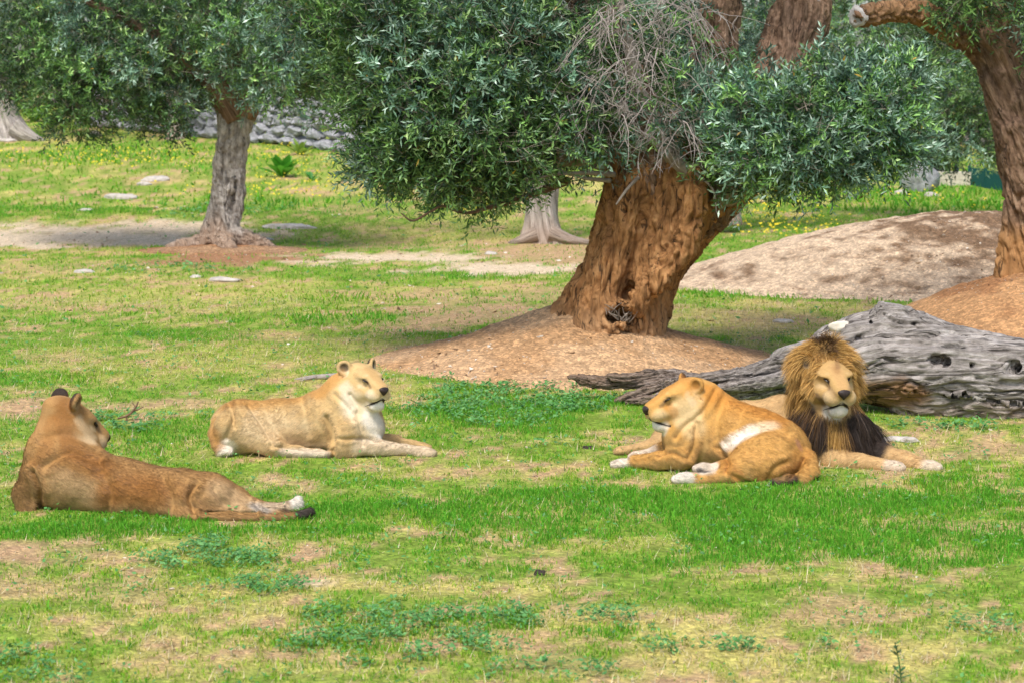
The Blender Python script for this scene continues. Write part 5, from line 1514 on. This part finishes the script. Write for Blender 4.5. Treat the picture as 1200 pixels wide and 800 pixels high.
# ================================================================= lioness seen from behind (nearest)
def lioness_back():
    B = Body(); coat = np.array([.335, .185, .066]); pale = np.array([.54, .39, .22])
    # trunk: pelvis lying on its side, chest propped up
    B.ell(P(228, 588, 12.62), (.20, .19, .16), k=.08)
    B.ell(P(185, 580, 12.66), (.22, .20, .18), k=.10)
    B.ell(P(140, 573, 12.72), (.22, .21, .205), k=.10)
    B.ell(P(98, 560, 12.78), (.20, .22, .235), k=.10)
    B.ell(P(72, 551, 12.84), (.225, .24, .26), k=.10)
    # shoulder blades
    B.ell(P(48, 535, 12.75), (.10, .10, .17), k=.06)
    B.ell(P(98, 528, 12.95), (.10, .12, .13), k=.07)
    # neck, rising and turning
    B.chain([P(74, 528, 12.88), P(75, 508, 12.89), P(78, 494, 12.91)], [.20, .155, .115], .08)
    H = Head(P(80, 490, 12.92), 35, 31, 0, (1.42, 1.36, 1.40)); H.earz = .076
    add_head(B, H, coat, pale, WHITE, ruff=False)
    B.cone(H.w(-.04, 0, -.05), P(86, 512, 12.95), .10, .13, .05)
    B.paint(pale, H.w(-.02, -.09, -.08), P(104, 520, 12.8), .03, .04, .8)
    # left foreleg, elbow out
    B.chain([P(40, 560, 12.72), P(30, 580, 12.72), P(31, 603, 12.68)], [.095, .075, .062], .05)
    B.chain([P(31, 600, 12.68), P(45, 602, 12.95), P(60, 600, 13.15)], [.060, .05, .045], .03)
    # haunch and hind legs laid out to the right
    B.chain([P(215, 582, 12.58), P(250, 584, 12.60), P(276, 589, 12.62)], [.165, .135, .095], .08)
    B.chain([P(276, 589, 12.60), P(298, 595, 12.60), P(312, 597, 12.60), P(336, 595, 12.62), P(346, 589, 12.63)], [.09, .060, .043, .035, .034], .03)
    B.ell(P(349, 589, 12.62), (.035, .04, .055), k=.02)
    B.chain([P(255, 598, 12.55), P(290, 602, 12.5), P(322, 602, 12.5)], [.09, .05, .034], .03)
    paw(B, P(330, 602, 12.5), (1, 0, 0), .8)
    B.chain([P(196, 596, 12.46), P(216, 602, 12.42), P(238, 606, 12.38), P(270, 606, 12.36), P(305, 606, 12.36), P(335, 605.5, 12.36), P(352, 603, 12.37), P(363, 599, 12.38)], [.05, .042, .037, .031, .027, .025, .026, .028], .02)
    # folds: neck skin, flank, between thigh and tail
    B.cone(P(222, 573, 12.40), P(240, 600, 12.38), .012, .008, .03, -1)
    B.cone(P(60, 612, 12.5), P(72, 560, 12.52), .014, .010, .04, -1)
    # markings
    B.paint(coat * [.80, .68, .52], P(76, 520, 12.78), P(82, 485, 12.86), .06, .07, .75)
    B.paint(coat * [.80, .66, .48], P(78, 540, 12.66), P(110, 545, 12.6), .05, .10, .6)
    B.paint(coat * [.78, .62, .45], P(130, 576, 12.47), P(165, 582, 12.45), .05, .12, .7)
    B.paint(pale, P(255, 575, 12.5), P(285, 590, 12.5), .04, .08, .5)
    B.paint((.60, .50, .36), P(300, 597, 12.5), P(345, 592, 12.6), .05, .04, .6)
    B.paint(WHITE, P(350, 586, 12.6), None, .05, .03, .8)
    B.paint((.06, .045, .035), P(325, 603, 12.5), P(333, 601, 12.5), .03, .02, .7)
    B.paint((.05, .04, .032), P(356, 602, 12.375), P(366, 598, 12.38), .052, .02, .97)
    B.paint(coat * .6, P(28, 560, 12.66), P(30, 605, 12.66), .05, .05, .6)
    B.folds = [([(46, 514), (75, 508), (95, 513), (112, 526)], 4.5, .010), ([(229, 567), (221, 582), (228, 600)], 3.0, .022), ([(236, 600), (262, 601), (300, 602)], 1.8, .020),
               ([(38, 552), (46, 576), (45, 606)], 2.6, .028), ([(52, 545), (80, 531), (115, 540)], 4, .014), ([(118, 552), (128, 575), (126, 600)], 5, .012), ([(190, 560), (200, 585), (196, 604)], 5, .012), ([(250, 572), (262, 590), (280, 597)], 3, .012), ([(298, 588), (304, 596)], 2, .01)]
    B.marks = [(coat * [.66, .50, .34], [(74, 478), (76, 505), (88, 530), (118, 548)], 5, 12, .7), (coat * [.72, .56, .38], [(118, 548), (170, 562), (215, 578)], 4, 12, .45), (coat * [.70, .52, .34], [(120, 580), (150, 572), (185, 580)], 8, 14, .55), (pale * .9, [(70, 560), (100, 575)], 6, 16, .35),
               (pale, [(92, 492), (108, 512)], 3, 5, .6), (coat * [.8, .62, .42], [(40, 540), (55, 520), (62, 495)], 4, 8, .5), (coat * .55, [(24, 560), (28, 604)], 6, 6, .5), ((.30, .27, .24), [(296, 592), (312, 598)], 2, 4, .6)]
    flow = lambda p: np.array([1.0, -.25, -.35]) + 0 * p
    return finish(B, H, 'lioness', (-2.35, 12.7, 0), 'brown lioness lying with her back to us, head turned, hind legs stretched out', coat, pale, flow, 11, n_fur=100000)

# ================================================================= cream lioness in profile
def lioness_side():
    B = Body(); coat = np.array([.53, .355, .155]); pale = np.array([.68, .56, .38])
    B.ell(P(282, 500, 14.82), (.215, .20, .205), k=.10)
    B.ell(P(330, 499, 14.82), (.24, .20, .205), k=.10)
    B.ell(P(375, 495, 14.80), (.22, .20, .23), k=.10)
    B.ell(P(405, 492, 14.78), (.17, .19, .23), k=.08)
    B.ell(P(425, 500, 14.78), (.13, .16, .18), k=.06)
    # near haunch folded, foot pointing forward
    B.ell(P(283, 505, 14.66), (.20, .09, .17), k=.05)
    B.chain([P(275, 500, 14.66), P(318, 522, 14.60)], [.13, .085], .05)
    B.chain([P(320, 526, 14.60), P(350, 530, 14.58), P(372, 531, 14.58)], [.06, .042, .038], .03)
    paw(B, P(376, 531, 14.58), (1, 0, 0), .85)
    B.chain([P(262, 515, 14.70), P(262, 526, 14.62)], [.09, .06], .04)
    paw(B, P(266, 527, 14.60), (.2, -1, 0), .85)
    # shoulder, near foreleg along the ground
    B.ell(P(402, 492, 14.64), (.12, .075, .17), k=.05)
    B.chain([P(410, 500, 14.62), P(400, 523, 14.60)], [.095, .07], .05)
    B.chain([P(400, 525, 14.60), P(440, 524, 14.62), P(474, 526, 14.64)], [.070, .056, .044], .04)
    paw(B, P(498, 530, 14.63), (1, -.05, 0), 1.05); B.cone(P(474, 526, 14.64), P(496, 529, 14.63), .044, .036, .03)
    # far foreleg
    B.chain([P(432, 498, 14.90), P(436, 516, 14.92)], [.09, .065], .05)
    B.chain([P(436, 516, 14.92), P(466, 518, 14.90), P(486, 521, 14.88)], [.06, .05, .042], .03)
    paw(B, P(494, 523, 14.87), (1, -.1, 0), 1.0)
    # neck and head
    B.chain([P(392, 478, 14.80), P(405, 462, 14.78), P(420, 452, 14.76)], [.18, .155, .125], .07)
    B.cone(P(428, 470, 14.74), P(430, 498, 14.72), .10, .13, .06)
    H = Head(P(424, 446, 14.74), -52, 9, 0, (1.36, 1.28, 1.38))
    add_head(B, H, coat, pale, WHITE)
    # tail lying round the rump
    B.chain([P(255, 492, 14.75), P(250, 508, 14.68), P(253, 522, 14.62)], [.045, .034, .03], .02)
    # creases
    B.cone(P(384, 490, 14.58), P(392, 530, 14.56), .012, .012, .035, -1)
    B.cone(P(268, 470, 14.62), P(276, 500, 14.55), .010, .010, .04, -1)
    B.cone(P(410, 462, 14.62), P(424, 484, 14.60), .010, .008, .03, -1)
    B.paint(coat * [.86, .70, .48], P(270, 470, 14.75), P(360, 463, 14.8), .05, .09, .7)
    B.paint(coat * [.92, .72, .45], P(380, 460, 14.7), P(398, 438, 14.75), .04, .06, .6)
    B.paint(pale * 1.06, P(415, 475, 14.62), P(432, 500, 14.6), .07, .07, .7)
    B.paint(WHITE, P(436, 490, 14.6), P(446, 510, 14.7), .05, .05, .8)
    B.paint(WHITE, P(425, 522, 14.55), P(500, 527, 14.6), .05, .05, .35)
    B.paint(WHITE, P(330, 532, 14.55), P(380, 531, 14.55), .03, .03, .5)
    B.paint(WHITE, P(266, 527, 14.55), None, .07, .03, .75)
    B.paint(coat * [.75, .58, .4], P(251, 500, 14.68), P(252, 520, 14.62), .05, .05, .7)
    B.folds = [([(383, 488), (390, 508), (392, 534)], 2.4, .022), ([(418, 484), (424, 504), (426, 520)], 2.4, .014), ([(292, 474), (306, 494), (320, 518)], 3, .018), ([(318, 522), (350, 526), (392, 527)], 2, .014), ([(268, 468), (274, 488), (266, 512)], 2.4, .014),
               ([(400, 514), (424, 513), (445, 517)], 2, .014), ([(330, 472), (338, 500)], 5, .008), ([(355, 470), (362, 505)], 5, .010), ([(392, 462), (408, 478), (414, 492)], 2.4, .012)]
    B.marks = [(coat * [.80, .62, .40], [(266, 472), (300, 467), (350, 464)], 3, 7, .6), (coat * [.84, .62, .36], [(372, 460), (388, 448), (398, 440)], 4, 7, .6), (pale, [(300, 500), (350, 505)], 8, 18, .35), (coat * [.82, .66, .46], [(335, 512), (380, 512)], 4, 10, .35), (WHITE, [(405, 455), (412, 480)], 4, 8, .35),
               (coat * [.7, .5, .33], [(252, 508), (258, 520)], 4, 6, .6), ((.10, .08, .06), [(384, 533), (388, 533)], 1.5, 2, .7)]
    flow = lambda p: np.array([-1.0, 0, -.6]) + 0 * p
    return finish(B, H, 'lioness', (-1.45, 14.75, 0), 'cream lioness lying in profile on the grass with eyes closed and forelegs stretched out', coat, pale, flow, 12)

# ================================================================= golden lioness beside the male
def lioness_gold():
    B = Body(); coat = np.array([.50, .27, .075]); pale = np.array([.63, .46, .24])
    B.ell(P(908, 530, 13.92), (.25, .23, .245), k=.10)
    B.ell(P(876, 518, 14.02), (.25, .23, .26), k=.10)
    B.ell(P(845, 508, 14.10), (.22, .22, .255), k=.10)
    B.ell(P(815, 506, 14.18), (.18, .21, .24), k=.10)
    B.ell(P(800, 515, 14.18), (.13, .17, .17), k=.07)
    # near haunch rolled towards us
    B.ell(P(900, 538, 13.76), (.24, .13, .19), k=.07)
    B.chain([P(905, 535, 13.74), P(856, 553, 13.66)], [.16, .085], .06)
    B.chain([P(856, 556, 13.64), P(830, 560, 13.62), P(808, 561, 13.62)], [.062, .044, .038], .03)
    paw(B, P(800, 560, 13.62), (-1, -.1, 0), .95)
    B.chain([P(862, 545, 13.74), P(840, 548, 13.72)], [.06, .045], .03)
    paw(B, P(826, 548, 13.72), (-1, -.4, .2), 1.0)
    # shoulder and forelegs
    B.ell(P(800, 508, 14.02), (.12, .08, .17), k=.05)
    B.chain([P(806, 515, 14.02), P(800, 536, 13.98)], [.10, .08], .05)
    B.chain([P(800, 537, 13.98), P(770, 540, 14.06), P(742, 541, 14.16)], [.075, .06, .047], .04)
    paw(B, P(729, 543, 14.20), (-1, .15, 0), 1.05)
    B.chain([P(790, 522, 14.28), P(772, 530, 14.30), P(758, 532, 14.32)], [.08, .055, .046], .04)
    paw(B, P(748, 533, 14.34), (-1, .1, 0), 1.0)
    # neck, head in near profile to the left
    B.chain([P(832, 486, 14.16), P(820, 474, 14.14), P(808, 466, 14.12)], [.185, .165, .135], .07)
    B.cone(P(796, 484, 14.12), P(798, 508, 14.10), .10, .13, .06)
    H = Head(P(802, 466, 14.10), 200, 14, 0, (1.42, 1.28, 1.42))
    add_head(B, H, coat, pale, WHITE, ears=.92)
    # tail curling round on the ground
    B.chain([P(946, 536, 13.78), P(949, 551, 13.66), P(940, 561, 13.55), P(924, 563, 13.50), P(911, 566, 13.48), P(901, 569, 13.47)], [.062, .055, .046, .036, .032, .022], .03)
    B.cone(P(862, 500, 13.72), P(836, 530, 13.72), .012, .012, .05, -1)
    B.cone(P(835, 470, 13.9), P(790, 505, 13.92), .010, .010, .035, -1)
    B.cone(P(905, 568, 13.55), P(870, 560, 13.5), .01, .01, .03, -1)
    # markings
    B.paint((.80, .74, .64), P(843, 524, 13.80), P(880, 503, 13.77), .026, .05, .95)
    B.paint((.72, .60, .42), P(880, 503, 13.77), P(905, 497, 13.80), .02, .05, .7)
    B.paint(coat * [.95, .82, .6], P(820, 460, 14.0), P(900, 482, 13.9), .05, .10, .6)
    B.paint(pale, P(800, 480, 13.95), P(812, 500, 13.9), .06, .06, .6)
    B.paint(WHITE, P(800, 560, 13.6), P(790, 560, 13.6), .06, .03, .85)
    B.paint((.05, .04, .035), P(804, 563, 13.54), P(814, 563, 13.54), .02, .012, .7)
    B.paint((.66, .60, .50), P(826, 548, 13.68), None, .08, .03, .8)
    B.paint((.06, .05, .045), P(818, 550, 13.64), P(826, 551, 13.62), .018, .012, .8)
    B.paint(WHITE, P(742, 542, 14.2), P(720, 543, 14.2), .05, .04, .75)
    B.paint(WHITE, P(765, 531, 14.3), P(745, 533, 14.3), .05, .04, .6)
    B.paint((.035, .028, .025), P(924, 563, 13.50), P(910, 566, 13.48), .056, .015, .97)
    B.paint(WHITE, P(901, 569, 13.47), P(897, 570, 13.47), .030, .012, .8)
    B.paint((.50, .25, .16), P(934, 517, 13.72), P(938, 523, 13.72), .015, .02, .7)
    B.paint(coat * [1.02, .95, .8], P(900, 545, 13.64), None, .09, .09, .6)
    B.folds = [([(838, 458), (824, 482), (802, 500), (792, 512)], 2.6, .016), ([(816, 496), (814, 518), (806, 536)], 2.6, .020), ([(842, 524), (852, 540), (850, 552)], 2.4, .020), ([(868, 512), (895, 503), (922, 510)], 4, .010), ([(898, 564), (906, 548), (922, 540)], 2.6, .016),
               ([(942, 538), (934, 550), (926, 558)], 2, .018), ([(772, 534), (788, 530), (800, 536)], 2, .014), ([(846, 470), (838, 498), (840, 520)], 4, .010), ([(870, 480), (862, 500)], 5, .008), ([(858, 556), (880, 566), (900, 567)], 2, .014)]
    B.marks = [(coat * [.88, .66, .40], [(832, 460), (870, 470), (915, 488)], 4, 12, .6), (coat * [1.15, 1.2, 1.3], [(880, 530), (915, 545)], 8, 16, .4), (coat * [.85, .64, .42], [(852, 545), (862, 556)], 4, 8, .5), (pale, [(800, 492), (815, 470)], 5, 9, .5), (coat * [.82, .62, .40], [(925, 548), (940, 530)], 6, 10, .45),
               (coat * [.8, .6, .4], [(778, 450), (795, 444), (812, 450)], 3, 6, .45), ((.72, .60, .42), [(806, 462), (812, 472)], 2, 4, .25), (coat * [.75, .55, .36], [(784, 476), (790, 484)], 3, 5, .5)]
    flow = lambda p: np.array([1.0, -.3, -.5]) + 0 * p
    return finish(B, H, 'lioness', (1.75, 13.95, 0), 'golden lioness with a white flank stripe lying against the maned lion', coat, pale, flow, 13)

# ================================================================= maned male
def male():
    B = Body(); coat = np.array([.52, .335, .150]); pale = np.array([.53, .39, .215])
    B.ell(P(820, 508, 15.05), (.24, .20, .20), k=.10)
    B.ell(P(870, 503, 14.98), (.25, .21, .22), k=.10)
    B.ell(P(915, 500, 14.88), (.22, .22, .24), k=.10)
    B.ell(P(955, 500, 14.72), (.20, .22, .25), k=.08)
    B.ell(P(985, 512, 14.52), (.25, .19, .19), k=.08)
    # hind leg shows past the golden lioness
    B.chain([P(815, 512, 14.95), P(778, 515, 14.85)], [.15, .10], .06)
    B.chain([P(778, 518, 14.82), P(762, 523, 14.74), P(742, 526, 14.70)], [.085, .055, .042], .04)
    paw(B, P(732, 527, 14.68), (-1, -.15, 0), .95)
    # forelegs
    B.chain([P(962, 530, 14.42), P(975, 540, 14.30)], [.11, .085], .05)
    B.chain([P(975, 541, 14.30), P(1005, 543, 14.22), P(1030, 545, 14.16)], [.078, .066, .056], .04)
    paw(B, P(1043, 546, 14.12), (1, -.35, 0), 1.28)
    B.chain([P(1018, 522, 14.50), P(1035, 533, 14.38)], [.09, .08], .05)
    B.chain([P(1035, 533, 14.38), P(1058, 538, 14.28), P(1075, 543, 14.20)], [.072, .062, .055], .04)
    paw(B, P(1087, 546, 14.14), (1, -.3, 0), 1.28)
    # head and the mass under the mane
    H = Head(P(972, 444, 14.42), -79, 13, 0, (1.45, 1.68, 1.62)); H.eye = .044
    B.ell(H.w(-.11, 0, -.02), (.17, .235, .265), H.A, .05)
    B.ell(P(972, 492, 14.48), (.22, .18, .20), k=.08)
    B.ell(P(980, 513, 14.44), (.27, .15, .17), k=.08)
    n0 = len(B.prims)
    add_head(B, H, coat, pale, (.62, .57, .49), ears=.72, face=np.array([.44, .275, .105]))
    dark = np.array([.035, .024, .018]); gold = np.array([.50, .29, .085])
    # hair colour under the mane
    pre = B.paints; B.paints = []
    B.paint(gold * .55, H.w(-.14, 0, 0), H.w(-.14, 0, -.05), .26, .04)
    B.paint(dark, P(950, 505, 14.45), P(1010, 520, 14.42), .20, .05)
    B.paint(coat, P(975, 541, 14.28), P(1095, 546, 14.1), .085, .02)
    B.paint(coat, P(1040, 535, 14.36), P(1095, 546, 14.1), .07, .02)
    B.paints += pre
    B.paint(np.array([.30, .16, .06]), H.w(.06, 0, .10), H.w(.09, 0, .06), .012, .03, .7)
    B.paint(WHITE, P(1050, 548, 14.08), None, .06, .05, .5); B.paint(WHITE, P(1094, 548, 14.1), None, .06, .05, .5)
    B.marks = [(np.array([.40, .235, .085]), [(955, 420), (968, 410), (992, 410), (1003, 420)], 3, 8, .8), (np.array([.22, .12, .05]), [(980, 412), (982, 430)], 1.5, 3, .7), (np.array([.16, .10, .055]), [(957, 462), (966, 474)], 1.2, 2, .7), (np.array([.26, .17, .09]), [(972, 455), (978, 464)], 1.5, 3, .5), (np.array([.26, .17, .09]), [(996, 454), (994, 462)], 1.2, 3, .5)]
    flow = lambda p: np.array([-.8, .3, -.7]) + 0 * p
    R, v, F, nrm, area, col = finish(B, H, 'male_lion', (2.2, 14.6, 0), 'big male lion with golden face ruff and black chest mane lying before the log', coat, pale, flow, 14, squint=.8)
    # ---------------- mane
    rng = np.random.default_rng(99)
    fc = v[F].mean(1); fnn = unit(nrm[F].mean(1)); q = H.loc(fc)
    rad = np.sqrt((q[:, 1] / .92) ** 2 + ((q[:, 2] + .01) / 1.05) ** 2)
    headz = (np.abs(q[:, 1]) < .33) & (q[:, 2] > -.48) & (q[:, 2] < .3) & (q[:, 0] > -.34)
    face = (q[:, 0] > -.015) & (rad < .094 + .03 * (q[:, 2] < -.05)) | ((q[:, 0] > .045) & (np.abs(q[:, 1]) < .075) & (q[:, 2] > -.125))
    legs = (fc[:, 0] > P(1030, 530, 14.3)[0]) | ((fc[:, 2] < .15) & (fc[:, 1] < 14.34)) | (fc[:, 2] < .04)
    earz = np.minimum(np.linalg.norm(q - [-.02, .105, .07], axis=1), np.linalg.norm(q - [-.02, -.105, .07], axis=1)) < .026
    back = fc[:, 0] < P(925, 490, 14.7)[0]
    m = headz & ~face & ~legs & ~earz & ~back
    ii = np.flatnonzero(m)
    n = 26000
    i = rng.choice(ii, n, p=area[ii] / area[ii].sum())
    p = fc[i] + rng.normal(0, .004, (n, 3)); nn = fnn[i]; lq = q[i]
    radial = np.stack([np.zeros(n), lq[:, 1], lq[:, 2] + .01], 1); radial = unit(radial * H.S) @ H.A
    front = sstep(-.02, .10, lq[:, 0])[:, None]
    d = unit(nn * .40 + radial * .75 + H.A[0] * .05 + np.array([0, 0, -.45]) + (np.stack([fbm(p * 11, k_, 2) for k_ in (31, 32, 33)], 1) - .5) * 1.5 + rng.normal(0, .06, (n, 3)))
    low = sstep(-.08, -.17, lq[:, 2] + (fbm(p * 9, 55, 3) - .5) * .10)                        # 1 on the chest
    r_ = np.sqrt(lq[:, 1] ** 2 + lq[:, 2] ** 2)
    L = (.05 + .16 * sstep(.08, .20, r_) + .03 * low) * rng.uniform(.75, 1.15, n) * (.55 + .9 * vnoise(p * 16, 6))
    L *= np.where(lq[:, 2] > .08, .72, 1.0)
    clump = fbm(p * 14, 5, 2)
    r_ = r_ + 0
    # hair colours: gold round the face, beard streaks, dark crest, black chest
    dk = sstep(.19, .31, r_ + (clump - .5) * .14 - .02 * (lq[:, 0] > -.05))
    dk = np.maximum(dk, 1.0 * low * sstep(.015, .065, np.abs(lq[:, 1] + .005) + (clump - .5) * .10 + .12 * sstep(-.20, -.34, lq[:, 2])))
    dk = np.maximum(dk, 0.62 * (np.abs(lq[:, 1]) < .022 + .02 * rng.uniform(0, 1, n)) * (lq[:, 2] > .105))
    dk = np.maximum(dk, .55 * sstep(-.12, -.22, lq[:, 0]))
    g1 = gold * rng.uniform(.55, 1.35, n)[:, None] * np.array([1, 1, 1]) + np.array([.06, .05, .02]) * rng.uniform(-.5, 1.2, n)[:, None]
    brown = np.array([.20, .105, .04])
    c = g1 + (brown - g1) * np.clip(dk * 2, 0, 1)[:, None]
    c = c + (dark * rng.uniform(.6, 1.8, n)[:, None] - c) * np.clip(dk * 2 - .7, 0, 1)[:, None]
    tip = c * 1.25
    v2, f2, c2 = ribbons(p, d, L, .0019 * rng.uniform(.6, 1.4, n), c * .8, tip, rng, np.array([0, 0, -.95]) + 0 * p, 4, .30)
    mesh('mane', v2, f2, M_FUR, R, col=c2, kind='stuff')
    return R

lioness_back(); lioness_side(); lioness_gold(); male()
